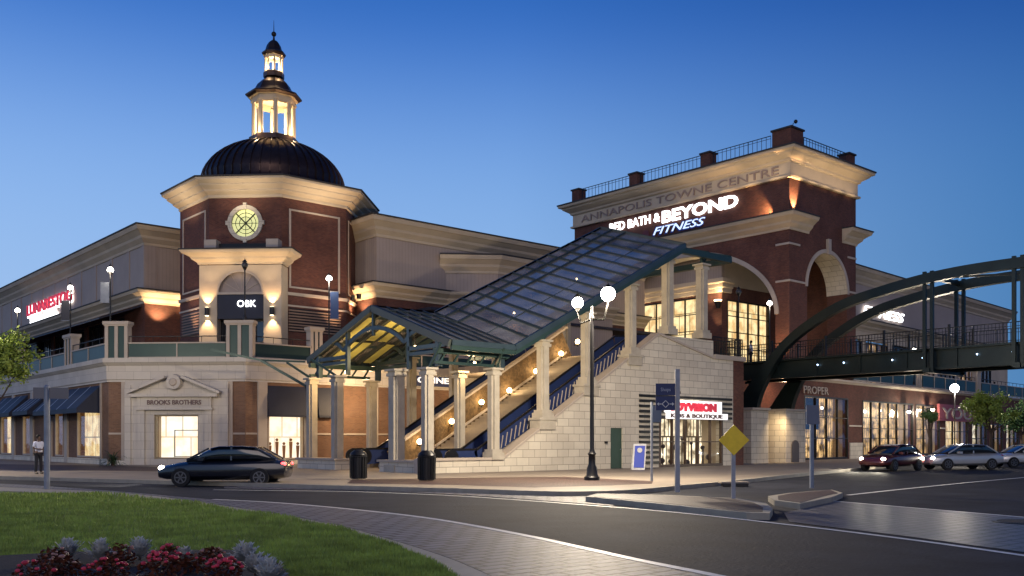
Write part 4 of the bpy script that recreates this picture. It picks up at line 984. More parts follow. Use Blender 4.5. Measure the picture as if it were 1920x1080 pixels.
ms = thing('middle_stair', 'cream stair with brown side wall and globe lamps between the two escalators', 'stair', (30, 40, .13))
a = MB(); n_ = 38
for i in range(n_): u_ = 29.6+i*.305; a.box(u_, 41.4, 38.9, 42.4, .1+i*.175, .1+(i+1)*.175)
a.build('steps', concrete, ms)
a = MB()
for v in (38.35, 38.75): pass
a.beam((29.2, 38.5, zs(29.2)+.25), (41.4, 38.5, zs(41.4)+.25), .6, .5); a.build('near_parapet', trim, ms)
a = MB(); a.beam((28.8, 42.6, zs(28.8)+.55), (41.6, 42.6, zs(41.6)+.55), .3, 1.7); a.beam((28.8, 43.4, zs(28.8)-.2), (41.6, 43.4, zs(41.6)-.2), .6, 1.4); a.build('far_parapet', plain('brown_planting_wall', (.12, .075, .035), .8, amt=.7, scale=5, bump=1, bscale=9), ms)
a = MB(); a.beam((28.8, 42.6, zs(28.8)+1.62), (41.6, 42.6, zs(41.6)+1.62), .42, .12); a.beam((28.9, 42.42, zs(28.9)+.1), (41.5, 42.42, zs(41.5)+.1), .1, .12); a.build('parapet_cap', trim, ms)
g0 = None
for i, (x_, y_) in enumerate([(787, 828), (847, 790), (903, 754), (955, 738), (1005, 707), (1052, 677), (1083, 665)]):
    al = (x_-960)/F; dd = 42.2/(FW[1]+RT[1]*al); q = Q(x_, y_, dd); q.z = max(q.z, zs(q.x)+.35)
    o = thing('globe_lamp', ['lowest', 'second lowest', 'third lowest', 'middle', 'third highest', 'second highest', 'topmost'][i]+' of the warm globe lamps along the middle stair', 'lamp', (q.x, q.y, q.z-.3), 'globe lamps up the middle stair', local=False)
    a = MB(); a.tube(q-Vector((0, 0, .3)), q-Vector((0, 0, .12)), .05, .05); a.tube(q+Vector((0, .3, -.2)), q-Vector((0, 0, .2)), .03); a.build('bracket', blackm, o)
    a = MB(); a.ball(q, .15); a.build('globe', lampwarm, o, True); lamp('POINT', q+Vector((0, -.35, .1)), 38, (1, .70, .36), .12, parent=o)
for u_, v_ in ((32, 50), (38, 50)): pass
lb = thing('entry_plinth', 'low stone plinth wall between the front columns', 'wall', (26, 41, 0))
a = MB(); a.box(25.6, 26.6, 36.1, 39.2, 0, .62); a.box(25.6, 26.6, 43.4, 47.4, 0, .62); a.each('plinth', stone, lb)
a = MB(); a.box(25.5, 26.7, 36.0, 39.3, .62, .72); a.box(25.5, 26.7, 43.3, 47.5, .62, .72); a.each('cap', trim, lb)

# ================================================================== glass canopy
cp = thing('glass_canopy', 'long blue grey glass canopy climbing over the escalators with a gabled entrance', 'canopy', (26.7, 41.5, 0))
VE, VF, VR = 34.9, 48.1, 41.5
sec = [(26.7, 6.15, 8.45), (30.6, 6.15, 8.45), (43.7, 12.93, 15.0)]
def pt(u, fr, side):      # fr 0 at the ridge, 1 at the eave
    for (a_, e0, r0), (b_, e1, r1) in zip(sec, sec[1:]):
        if u <= b_+1e-6: t = (u-a_)/(b_-a_); ze = e0+(e1-e0)*t; zr = r0+(r1-r0)*t; break
    v = VR+(VE-VR)*fr if side < 0 else VR+(VF-VR)*fr
    return Vector((u, v, zr+(ze-zr)*fr))
a = MB()
for sd in (-1, 1):
    for (u0_, _, _), (u1_, _, _) in zip(sec, sec[1:]):
        e_ = .09; vs = [pt(u0_, .01, sd), pt(u1_, .01, sd), pt(u1_, 1, sd), pt(u0_, 1, sd)]; a.add([v+Vector((0, 0, e_)) for v in vs]+[v+Vector((0, 0, e_+.03)) for v in vs], [(0, 1, 2, 3), (7, 6, 5, 4), (0, 4, 5, 1), (1, 5, 6, 2), (2, 6, 7, 3), (3, 7, 4, 0)])
a.build('glazing', canopy_gl, cp)
us_ = [26.7+.78*i for i in range(6)]+[30.6+13.1*i/14 for i in range(1, 15)]
a = MB()
for u_ in us_:
    for sd in (-1, 1):
        big = u_ in (us_[0], us_[-1]); a.beam(pt(u_, 0, sd), pt(u_, 1, sd), .16 if not big else .3, .2 if not big else .34)
a.each('rafter', plain('rafter_paint', (.05, .06, .055), .5), cp)
a = MB()
for u_ in us_:
    for sd in (-1, 1): a.beam(pt(u_, .01, sd)+Vector((0, 0, .16)), pt(u_, 1, sd)+Vector((0, 0, .16)), .12, .08)
for sd in (-1, 1):
    for fr in (.15, .32):
        for (u0_, _, _), (u1_, _, _) in zip(sec, sec[1:]): a.beam(pt(u0_, fr, sd)+Vector((0, 0, .17)), pt(u1_, fr, sd)+Vector((0, 0, .17)), .15, .07)
a.build('glazing_bars', plain('dark_glazing_bar', (.016, .024, .030), .5), cp)
a = MB()
for sd in (-1, 1):
    for fr, w_ in ((0, .2), (.15, .09), (.32, .09), (.66, .07), (1, .24)):
        for (u0_, _, _), (u1_, _, _) in zip(sec, sec[1:]): a.beam(pt(u0_, fr, sd)+Vector((0, 0, .04)), pt(u1_, fr, sd)+Vector((0, 0, .04)), w_, .26 if fr in (0, 1) else .16)
a.each('purlin', steel_blue, cp)
a = MB()       # gutters, fascia and chords
for sd, vv in ((-1, VE), (1, VF)):
    for (u0_, e0, _), (u1_, e1, _) in zip(sec, sec[1:]): a.beam((u0_, vv+.02*sd, e0-.16), (u1_, vv+.02*sd, e1-.16), .12, .3)
for vv in (35.65, 47.3):
    a.beam((26.3, vv, 5.85), (30.6, vv, 5.85), .22, .26); a.beam((26.3, vv, 5.3), (30.2, vv, 5.3), .16, .14); a.beam((30.6, vv, 5.8), (43.4, vv, 12.4), .22, .3)
    for k in range(5): a.beam((26.6+k*.8, vv, 5.3), (26.6+k*.8+.4, vv, 5.85), .08, .08)
a.beam((43.7, 35.2, 12.75), (48.5, 35.2, 12.75), .3, .35); a.beam((43.7, VR, 14.6), (48.5, VR, 14.6), .25, .3); a.beam((48.5, 35.2, 12.75), (48.5, 47.8, 12.75), .3, .35); a.beam((46.3, 35.2, 12.9), (46.3, VR, 14.6), .2, .24); a.beam((48.5, 35.2, 12.9), (48.5, VR, 14.6), .25, .3)
a.build('eave_beam', greenm, cp)
for un, nm in ((26.75, 'front_truss'), (30.6, 'inner_truss'), (43.6, 'upper_truss')):
    ez, rz_ = pt(un, 1, -1).z, pt(un, 0, -1).z; a = MB()
    n_ = 20; prev = None
    for i in range(n_+1):
        t = i/n_; v = VE+.9+(VF-VE-1.8)*t; z = ez+.35+(rz_-ez)*.62*(abs(2*t-1)**1.0*-1+1)*0+ .95*abs(math.cos(math.pi*2*t))**.8*(1 if .0 < t < 1 else .3)
        z = min(z, rz_-(rz_-ez)*abs(2*(v-VR)/(VF-VE))-.05); q = Vector((un, v, z))
        if prev is not None: a.beam(prev, q, .16, .2)
        prev = q
    for v in (38.3, 44.0): a.beam((un, v, ez-1.0 if un < 30 else ez-.1), (un, v, rz_-(rz_-ez)*abs(v-VR)/6.6), .2, .2)
    for v in (35.9, 47.0): a.beam((un, v, ez-1.0), (un, v, ez+.2), .26, .26)
    a.beam((un, VR, ez+.9), (un, VR, rz_), .14, .14)
    a.beam((un, VE+.4, ez-.02), (un, 38.3, ez-.02), .2, .2); a.beam((un, 44, ez-.02), (un, VF-.4, ez-.02), .2, .2)
    if un < 31: a.beam((un, 44, ez-.3), (un, 47, ez-.3), .16, .16); a.beam((un, 35.9, ez-.3), (un, 38.3, ez-.3), .16, .16)
    a.build(nm, steel_blue if un < 31 else greenm, cp)
a = MB()
for (u_, v_, zt_, zb_) in ((26.1, 35.9, 6.1, 5.0), (29.9, 35.65, 6.1, 5.1)):
    a.beam((u_, v_-.1, zb_), (u_-.1, VE-.15, zt_), .09, .12); 
for (v_) in (46.7, 44.0): a.beam((26.2, v_, 5.0), (25.2, v_+1.2, 6.0), .09, .12)
a.beam((26.2, 47.2, 4.6), (24.6, 49.8, 6.2), .12, .14); a.beam((24.6, 49.8, 6.2), (22.9, 52.6, 6.9), .1, .12); a.beam((26.4, 48.0, 6.1), (24.6, 49.8, 6.2), .1, .1)
for (u_, z0_, z1_) in ((33.2, 6.7, 7.4), (36.4, 8.4, 9.1), (39.9, 10.3, 10.9), (43.1, 12.2, 12.8), (46.3, 12.2, 12.7)):
    a.tube((u_, 35.65, z0_), (u_, 35.65, z1_), .12); a.beam((u_, 35.65, z0_+.1), (u_+.5, 35.65, z1_+.1), .1, .1)
a.each('strut', greenm, cp)
a = MB()
for i in range(5):
    u_ = us_[i]+.14; w_ = .52
    for f0, f1 in ((.12, .5), (.55, .92)):
        if (i+int(f0*10)) % 3 == 2: continue
        vs = [pt(u_, f0, 1), pt(u_+w_, f0, 1), pt(u_+w_, f1, 1), pt(u_, f1, 1)]; a.add([v-Vector((0, 0, .12)) for v in vs]+[v-Vector((0, 0, .09)) for v in vs], [(0, 1, 2, 3), (7, 6, 5, 4), (0, 4, 5, 1), (1, 5, 6, 2), (2, 6, 7, 3), (3, 7, 4, 0)])
a.build('light_catch_panel', plain('lit_glazing_yellow', (.50, .48, .16), .6), cp)  # panels added to catch lamp light; the yellow glow is in their colour
def column(u, v, z0, z1, w=.52, ped=False):
    a = MB(); h = w/2
    if ped: a.box(u-h-.28, u+h+.28, v-h-.1, v+h+.1, z0-.5, z0); a.box(u-h-.34, u+h+.34, v-h-.16, v+h+.16, z0-.02, z0+.1)
    a.box(u-h-.12, u+h+.12, v-h-.12, v+h+.12, z0, z0+.35); a.box(u-h-.05, u+h+.05, v-h-.05, v+h+.05, z0+.35, z0+.5)
    c = .11
    poly_ = [(u-h, v-h+c), (u-h+c, v-h+c), (u-h+c, v-h), (u+h-c, v-h), (u+h-c, v-h+c), (u+h, v-h+c), (u+h, v+h-c), (u+h-c, v+h-c), (u+h-c, v+h), (u-h+c, v+h), (u-h+c, v+h-c), (u-h, v+h-c)]
    a.prism(poly_, z0+.5, z1-.35); a.box(u-h-.03, u+h+.03, v-h-.03, v+h+.03, z1-.35, z1-.2); a.box(u-h+.02, u+h-.02, v-h+.02, v+h-.02, z1-.2, z1-.1); a.box(u-h-.1, u+h+.1, v-h-.1, v+h+.1, z1-.1, z1)
    a.build('column', column_m, cp)
column(26.1, 35.9, .13, 5.05); column(26.0, 38.3, .13, 5.1, .66); column(26.1, 44.0, .13, 5.1, .56); column(26.1, 46.7, .13, 5.1)
column(29.9, 35.65, .72, 5.2); column(29.9, 38.35, .3, 5.2, .5); column(29.9, 46.6, .13, 5.1); column(29.4, 43.3, .13, 5.1)
for u_, z0_, z1_ in ((33.2, 2.72, 6.8), (36.4, 4.55, 8.5), (39.9, 6.35, 10.4)): column(u_, 35.65, z0_, z1_, .56, True); column(u_, 47.3, .13, z1_-.1)
for u_ in (43.1, 46.3): column(u_, 35.65, 7.8, 12.3, .6); column(u_, 47.3, 6.9, 12.3)
lp_ = []
def hang(q, label, e, r=.12, m=None):
    o = thing('canopy_lamp', label, 'lamp', tuple(q), 'lamps hanging under the glass canopy'); a = MB(); a.tube(q, q+Vector((0, 0, .5)), .03); a.build('stem', blackm, o)
    a = MB(); a.ball(q, r); a.build('bulb', m or lampwarm, o, True); lamp('POINT', q-Vector((.25, 0, .25)), e, (1, .66, .30), .12, parent=o)
hang(Vector((26.95, 44.4, 5.35)), 'bright warm lamp inside the gable entrance above the tall shopfront columns', 420, .13)
hang(Vector((29.0, 41.0, 6.6)), 'warm lamp high in the middle of the gabled entrance', 260, .07)
hang(Vector((30.2, 37.5, 5.6)), 'slim lamp beside the inner column under the canopy eave', 150, .07)
hang(Vector((35.5, 40.5, 8.9)), 'lamp under the sloping glass halfway up the escalators', 260, .07)
hang(Vector((40.5, 40.5, 11.4)), 'lamp under the sloping glass near the top landing', 260, .07)
lamp('POINT', (34, 53.5, 4.6), 900, (1, .68, .36), .2, parent=cp); lamp('POINT', (43, 52.0, 4.8), 600, (1, .68, .36), .2, parent=cp)

# ================================================================== arched footbridge
br = thing('footbridge', 'dark green arched footbridge crossing the street on twin curved ribs', 'bridge', (57.2, 38.4, 0))
arc = [(38.7, 3.6), (37.75, 5.4), (35.5, 8.1), (32.1, 10.0), (28.8, 10.8), (25.0, 11.3), (21, 11.4), (17, 11.3), (13.2, 10.8), (9.9, 10.0), (6.5, 8.1), (4.25, 5.4), (3.3, 3.6)]
cv = smooth_line([Vector(p) for p in arc], 5)
def ribz(v): 
    for p, q in zip(cv, cv[1:]):
        if q.x <= v <= p.x: return p.y+(q.y-p.y)*(v-p.x)/(q.x-p.x)
    return 11.5
for uc in (55.2, 59.4):
    a = MB(); vs = []; n_ = len(cv)
    for i, p in enumerate(cv):
        d = (cv[min(i+1, n_-1)]-cv[max(i-1, 0)]).normalized(); nn = Vector((-d.y, d.x)); e_ = min(i, n_-1-i)/(n_-1)*2; h = .29+.66*max(0, 1-e_*3.2)**1.3
        for s_, o_ in ((-.22, -h), (.22, -h), (.22, h), (-.22, h)): q = p+nn*o_; vs.append((uc+s_, q.x, q.y))
    a.add(vs, [(4*i+k, 4*i+(k+1) % 4, 4*i+4+(k+1) % 4, 4*i+4+k) for i in range(n_-1) for k in range(4)]+[(3, 2, 1, 0), (4*n_-4, 4*n_-3, 4*n_-2, 4*n_-1)])
    a.build('arch_rib', bridge_m, br)
    a = MB(); s_ = 1 if uc > 57 else -1
    for v in (26, 21, 16, 11):
        for dv in (-.22, .22): a.beam((uc, v+dv, 5.7), (uc, v+dv, ribz(v)+.42), .2, .16)
    a.each('hanger', bridge_m, br)
a = MB()
for v in (26, 21, 16, 11): a.beam((55.2, v, ribz(v)+.12), (59.4, v, ribz(v)+.12), .22, .24); a.beam((55.0, v, 5.8), (59.6, v, 5.8), .3, .3)
for v in (23.5, 18.5): a.beam((55.2, v+2.5, ribz(v+2.5)), (59.4, v-2.5, ribz(v-2.5)), .12, .12)
a.each('cross_brace', bridge_m, br)
a = MB(); a.box(55.7, 55.8, 2, 41.2, 5.95, 7.0); a.box(55.5, 56.0, 2, 41.2, 5.85, 5.95); a.box(55.45, 56.0, 2, 41.2, 7.0, 7.12)
a.box(58.8, 58.9, 2, 41.2, 5.95, 7.0); a.box(58.6, 59.1, 2, 41.2, 5.85, 5.95); a.box(58.6, 59.15, 2, 41.2, 7.0, 7.12); a.box(56.0, 58.6, 2, 41.2, 6.7, 6.95)
for k in range(13): v = 3.5+k*3; a.box(55.6, 55.7, v, v+.06, 5.95, 7.0); a.box(55.8, 58.8, v, v+.2, 6.1, 6.6)
a.build('deck', bridge_m, br)
a = MB(); railing(a, (55.7, 41.2, 7.1), (55.7, 3, 7.1), 1.15, .2, .016); railing(a, (58.9, 41.2, 7.1), (58.9, 3, 7.1), 1.15, .2, .016)
for v in range(5, 41, 4): a.beam((55.7, v, 7.1), (55.7, v, 8.45), .12, .12); a.beam((58.9, v, 7.1), (58.9, v, 8.45), .12, .12)
a.build('bridge_railing', blackm, br)
a = MB()
for x_, y_ in ((1533, 684), (1582, 680), (1673, 675), (1730, 671), (1832, 664), (1898, 659)):
    al = (x_-960)/F; dd = 55.55/(FW[0]+RT[0]*al); q = Q(x_, y_, dd); a.ball(q, .045, 8, 6)
a.each('deck_light', bluedot, br)
for i, (uc, ww) in enumerate(((55.2, 1.0), (59.4, 1.25))):
    o = thing('bridge_pier', ['plain stone pier under the near bridge rib', 'wide stone pier with a small arched niche under the far bridge rib'][i], 'pier', (uc, 38.7, 0)); a = MB()
    if i == 0: a.box(uc-ww, uc+ww, 37.6, 39.8, 0, 3.75)
    else: a.box(uc-ww, uc+ww, 37.5, 40.5, 0, 3.75)
    a.build('shaft', stone, o); a = MB(); a.box(uc-ww-.08, uc+ww+.08, 37.45-i*.05, 39.9+i*.7, 3.75, 3.9); a.build('cap', trim, o)
    if i == 1:
        a = MB(); N_ = Wall((uc-ww, 37.5), (uc+ww, 37.5)); a.prism([(uc-.55, 37.44), (uc+.35, 37.44), (uc+.35, 37.5), (uc-.55, 37.5)], .13, 1.35); 
        for k in range(10): t0_, t1_ = math.pi*k/10, math.pi*(k+1)/10; a.add([(uc-.1+.45*math.cos(t), yy, 1.35+.35*math.sin(t)) for yy in (37.44, 37.5) for t in (t0_, t1_)]+[(uc-.1, 37.44, 1.35), (uc-.1, 37.5, 1.35)], [(0, 1, 4), (2, 5, 3), (0, 2, 3, 1)])
        a.build('niche_door', plain('niche_metal', (.09, .08, .08), .5), o)
lamp('SPOT', (57.2, 36.8, 3.6), 420, (1, .72, .40), .15, (57.6, 39.5, .5), 120, .8, br)
lamp('POINT', (62, 40.0, 5.2), 200, (1, .62, .34), .2, parent=br)

# ================================================================== street lamps
def lamp_head(mb, q, lit=True):
    mb.tube(q-Vector((0, 0, .30)), q-Vector((0, 0, .12)), .07, .16, 12); mb.tube(q+Vector((0, 0, .2)), q+Vector((0, 0, .34)), .17, .05, 12); mb.tube(q+Vector((0, 0, .34)), q+Vector((0, 0, .46)), .02, .01, 6)
q0 = P(1110, 36.0, .135)
sl = thing('street_lamp', 'tall black twin-globe street lamp on the pavement in front of the stone wall', 'street lamp', tuple(q0))
a = MB(); a.lathe(q0, [(.30, 0), (.30, .12), (.22, .2), (.2, .45), (.14, .6), (.13, .95), (.17, 1.0), (.11, 1.08), (.085, 1.2), (.07, 6.1), (.1, 6.15), (.06, 6.25), (.05, 6.6)], 14); a.build('post', blackm, sl, True)
a = MB(); h1, h2 = P(1083, 36.6, 6.95), P(1140, 35.2, 7.08); top = q0+Vector((0, 0, 6.1))
for hq in (h1, h2):
    mid = Vector((hq.x*.75+top.x*.25, hq.y*.75+top.y*.25, 6.15)); a.tube(top, mid, .035); a.tube(mid, hq-Vector((0, 0, .3)), .035); lamp_head(a, hq)
a.build('arm', plain('matt_black', (.002, .002, .002), 1.0, spec=.02), sl)
for hq, r_ in ((h1, .22), (h2, .27)): a = MB(); a.ball(hq, r_, 16, 10); a.build('globe', lampw, sl, True)
for hq in (h1, h2): lamp('POINT', hq-Vector((0, 0, .45)), 5200, (1, .84, .62), .2, parent=sl)
q1 = P(-210, 43, .135)
s2 = thing('street_lamp', 'added black globe street lamp, unseen, standing in for the light source beyond the left edge', 'street lamp', tuple(q1))  # added lamp out of view, stands in for whatever lights shopfront and tree
a = MB(); a.lathe(q1, [(.30, 0), (.22, .2), (.14, .6), (.085, 1.2), (.07, 6.4)], 12); lamp_head(a, q1+Vector((0, 0, 6.8))); a.build('post', blackm, s2, True)
a = MB(); a.ball(q1+Vector((0, 0, 6.8)), .24, 14, 8); a.build('globe', lampw, s2, True); lamp('POINT', q1+Vector((.2, -.2, 6.4)), 3600, (1, .84, .62), .2, parent=s2)
def single(name, q, h, label, lit=True, banner=None, grp=None, e=60, m=lampdim, cat='street lamp', r=.2):
    o = thing(name, label, cat, tuple(q), grp)
    a = MB(); a.lathe(q, [(.13, 0), (.12, .25), (.07, .35), (.05, .45), (.045, h-.25)], 10); t = q+Vector((0, 0, h)); lamp_head(a, t); a.build('post', blackm, o)
    a = MB(); a.ball(t, r, 12, 8); a.build('globe', m if lit else plain('unlit_globe', (.05, .05, .05), .3), o, True)
    if lit: lamp('POINT', t+Vector((-.2, -.2, -.35)), e, (1, .86, .66), .15, parent=o)
    if banner:
        a = MB(); d = Vector(banner[0])*.62; z0_, z1_ = banner[1], banner[2]; b0 = q+Vector((0, 0, z0_)); a.beam(q+Vector((0, 0, z1_)), q+d*1.1+Vector((0, 0, z1_)), .03, .03); a.beam(b0, b0+d*1.1, .03, .03); a.build('banner_bar', greysteel, o)
        a = MB(); c = q+d*.58+Vector((0, 0, (z0_+z1_)/2)); a.beam(c-d*.45, c+d*.45, .02, z1_-z0_-.04); a.build('banner', banner[3], o)
    return o
G = 'lamps standing along the shopping terrace'
bw_ = plain('dark_banner', (.05, .05, .06)); bl_ = plain('navy_banner', (.03, .06, .16))
left = (-RT[0], -RT[1], 0)
z0_ = FL+.02
single('terrace_lamp', P(207, 60.9, z0_), 12.6-z0_, 'lit terrace lamp with a pale tilted banner left of the dome tower', True, (left, 3.6, 4.9, greysteel), G)
single('terrace_lamp', P(132, 66.8, z0_), 12.4-z0_, 'lit terrace lamp with a dark banner before the red sign', True, (left, 3.2, 4.6, bw_), G)
single('terrace_lamp', P(33, 77.5, z0_), 12.3-z0_, 'lit terrace lamp at the far left end', True, (left, 2.4, 3.8, bw_), G)
single('terrace_lamp', P(617, 63.5, z0_), 12.5-z0_, 'lit terrace lamp with a navy banner right of the dome tower', True, ((RT[0], RT[1], 0), 2.9, 4.7, bl_), G, 160)
single('terrace_lamp', P(459, 60.0, z0_+2.3), 12.75-z0_-2.3, 'unlit black lantern in front of the arched portico', False, None, G)
single('terrace_lamp', P(1443, 73.5, z0_), 12.3-z0_, 'lit terrace lamp at the corner of the brick tower arch', True, None, G, 160)
single('terrace_lamp', P(1385, 68.5, z0_), 12.4-z0_, 'unlit black lantern in front of the lit tower windows', False, None, G)
single('terrace_lamp', P(1714, 89, z0_), 10.2-z0_, 'small white terrace lamp beyond the bridge railing', True, None, G, 40)
single('street_lamp', P(1790, 76, .13), 5.75, 'single globe street lamp in front of the street shops, by the trees', True, None, None, 1500, lampw, r=.34)

# ================================================================== signs, bins and small things
o = thing('sign_post', 'square grey post with two blue way-finding panels on the splitter island', 'sign', tuple(P(1270, 27.4, .14)))
q = P(1270, 27.4, .14); X_ = Vector((RT[0], RT[1], 0)); Y_ = Vector((FW[0], FW[1], 0)); Z_ = Vector((0, 0, 1))
a = MB(); a.beam(q, q+Z_*3.55, .13, .13, Y_); a.build('post', greysteel, o)
PW2 = Wall((q-X_*.64-Y_*.1).to_2d(), (q+X_*.07-Y_*.1).to_2d())
a = MB(); PW2.block(a, 0, .56, -.02, .02, 2.93, 3.27); a.build('upper_panel', navy, o); a = MB(); PW2.block(a, 0, .56, -.02, .02, 2.50, 2.90); a.build('lower_panel', navy, o)
text('Shops', PW2, .14, .42, 3.05, .10, awn_stripe, o, .025, .003)
a = MB(); c = Vector(PW2.at(.28, .03, 2.68))
for s_ in (-1, 1): a.beam(c+X_*.12*s_, c+X_*.2*s_, .02, .05, Y_); a.add([c+X_*.19*s_+Z_*.05, c+X_*.19*s_-Z_*.05, c+X_*.25*s_], [(0, 1, 2)])
for k in range(4):
    v0_, v1_ = [(X_*math.cos(R(90*j))+Z_*math.sin(R(90*j)))*.1 for j in (k, k+1)]; a.beam(c+v0_, c+v1_, .015, .02, Y_)
a.build('arrow_marks', paint, o)
q = P(1222, 35.5, .135); o = thing('sign_post', 'thin grey post with a small blue grey panel, between the lamp and the way-finding sign', 'sign', tuple(q)); a = MB(); a.tube(q, q+Z_*2.95, .05, n=8); a.build('post', greysteel, o)
a = MB(); c = q+Z_*2.5; a.beam(c+X_*.02-Y_*.06, c+X_*.36-Y_*.0, .03, .62); a.build('panel', plain('blue_grey_panel', (.10, .13, .18), .4), o)
q = P(1375, 24.4, .14); o = thing('diamond_sign', 'faded blank yellow diamond sign on a grey post at the island nose', 'sign', tuple(q)); a = MB(); a.beam(q, q+Z_*1.65, .10, .07, Y_); a.build('post', greysteel, o)
c = q+Z_*1.50; c = c-Y_*.07; a = MB(); h = .395
a.add([c-X_*h, c-Z_*h, c+X_*h, c+Z_*h, c-X_*h+Y_*.02, c-Z_*h+Y_*.02, c+X_*h+Y_*.02, c+Z_*h+Y_*.02], [(0, 1, 2, 3), (7, 6, 5, 4), (0, 4, 5, 1), (1, 5, 6, 2), (2, 6, 7, 3), (3, 7, 4, 0)]); a.build('yellow_panel', yellow, o)
q = P(1522, 29.8, .14); o = thing('sign_post', 'grey post with the dark back of a road sign, right of the yellow diamond', 'sign', tuple(q)); a = MB(); a.tube(q, q+Z_*2.6, .07, n=8); a.build('post', greysteel, o)
a = MB(); c = q+Z_*2.3-Y_*.1; a.beam(c-X_*.2, c+X_*.2, .03, .6); a.build('panel', plain('sign_back', (.07, .09, .14), .4), o)
q = P(88, 29.2, .14); o = thing('sign_post', 'grey post with a horizontal street name blade at the edge of the lawn', 'sign', tuple(q)); a = MB(); a.tube(q-Z_*.1, q+Z_*3.1, .085, n=10); a.ball(q+Z_*3.12, .09); a.build('post', greysteel, o)
a = MB(); c = q+Z_*2.95-Y_*.12; a.beam(c-X_*.36, c+X_*.6+Y_*.25, .03, .34); a.build('name_blade', plain('grey_blade', (.11, .11, .13), .4), o)
def bin_(px_, d, label):
    q = P(px_, d, .135); o = thing('litter_bin', label, 'litter bin', tuple(q), 'black litter bins on the pavement edge'); a = MB()
    a.lathe(q, [(.27, .03), (.30, .05), (.31, .85), (.34, .88), (.34, .92)], 20); a.build('body', blackm, o)
    a = MB()
    for i in range(20): t = 2*math.pi*i/20; a.beam(q+Vector((.325*math.cos(t), .325*math.sin(t), .06)), q+Vector((.335*math.cos(t), .335*math.sin(t), .86)), .04, .02)
    a.build('slat', blackm, o); a = MB(); a.lathe(q+Z_*.92, [(.3, 0), (.34, .03), (.3, .12), (.18, .2), (.17, .22)], 20); a.build('lid', blackm, o, True)
bin_(672, 36.8, 'black slatted litter bin nearer the stone shopfront'); bin_(800, 35.4, 'black slatted litter bin in front of the tall canopy column')
q = P(1197, 49.5, .135); o = thing('sandwich_board', 'blue and white folding pavement sign beside the slatted shop front', 'sign', tuple(q)); a = MB(); n_ = (-Y_)
for s_ in (-1, 1): a.beam(q+n_*.28*s_, q+n_*.05*s_+Z_*1.35, .62, .04, Y_) if False else None
for s_ in (1, -1):
    b0, t0_ = q+n_*.28*s_+X_*-.04, q+n_*.04*s_+Z_*1.35+X_*.08; a.add([b0-X_*.33, b0+X_*.33, t0_+X_*.33, t0_-X_*.33]+[v+n_*.03 for v in (b0-X_*.33, b0+X_*.33, t0_+X_*.33, t0_-X_*.33)], [(0, 1, 2, 3), (7, 6, 5, 4), (0, 4, 5, 1), (1, 5, 6, 2), (2, 6, 7, 3), (3, 7, 4, 0)])
a.build('board', paint, o)
a = MB(); b0, t0_ = q+n_*.29+X_*-.03+Z_*.12, q+n_*.08+Z_*1.25+X_*.07; vs = [b0-X_*.26, b0+X_*.26, t0_+X_*.26, t0_-X_*.26]; a.add([v+n_*.035 for v in vs]+[v+n_*.05 for v in vs], [(0, 1, 2, 3), (7, 6, 5, 4), (0, 4, 5, 1), (1, 5, 6, 2), (2, 6, 7, 3), (3, 7, 4, 0)]); a.build('poster', glow('poster_blue', (.02, .05, .35), .25), o)
a = MB(); c = q+n_*.2+Z_*1.02+X_*.04; a.tube(c, c+n_*.05, .13, n=14); a.build('poster_dot', paint, o)
q = P(1376, 33.8, .0); o = thing('storm_drain', 'black storm drain opening in the kerb behind the yellow diamond sign', 'drain', tuple(q)); a = MB(); a.beam(q-X_*.5+Z_*.15, q+X_*.5+Z_*.15, .5, .05); a.build('lid', concrete, o); a = MB(); a.beam(q-X_*.45+Z_*.07-Y_*.1, q+X_*.45+Z_*.07-Y_*.1, .35, .11); a.build('opening', blackm, o)

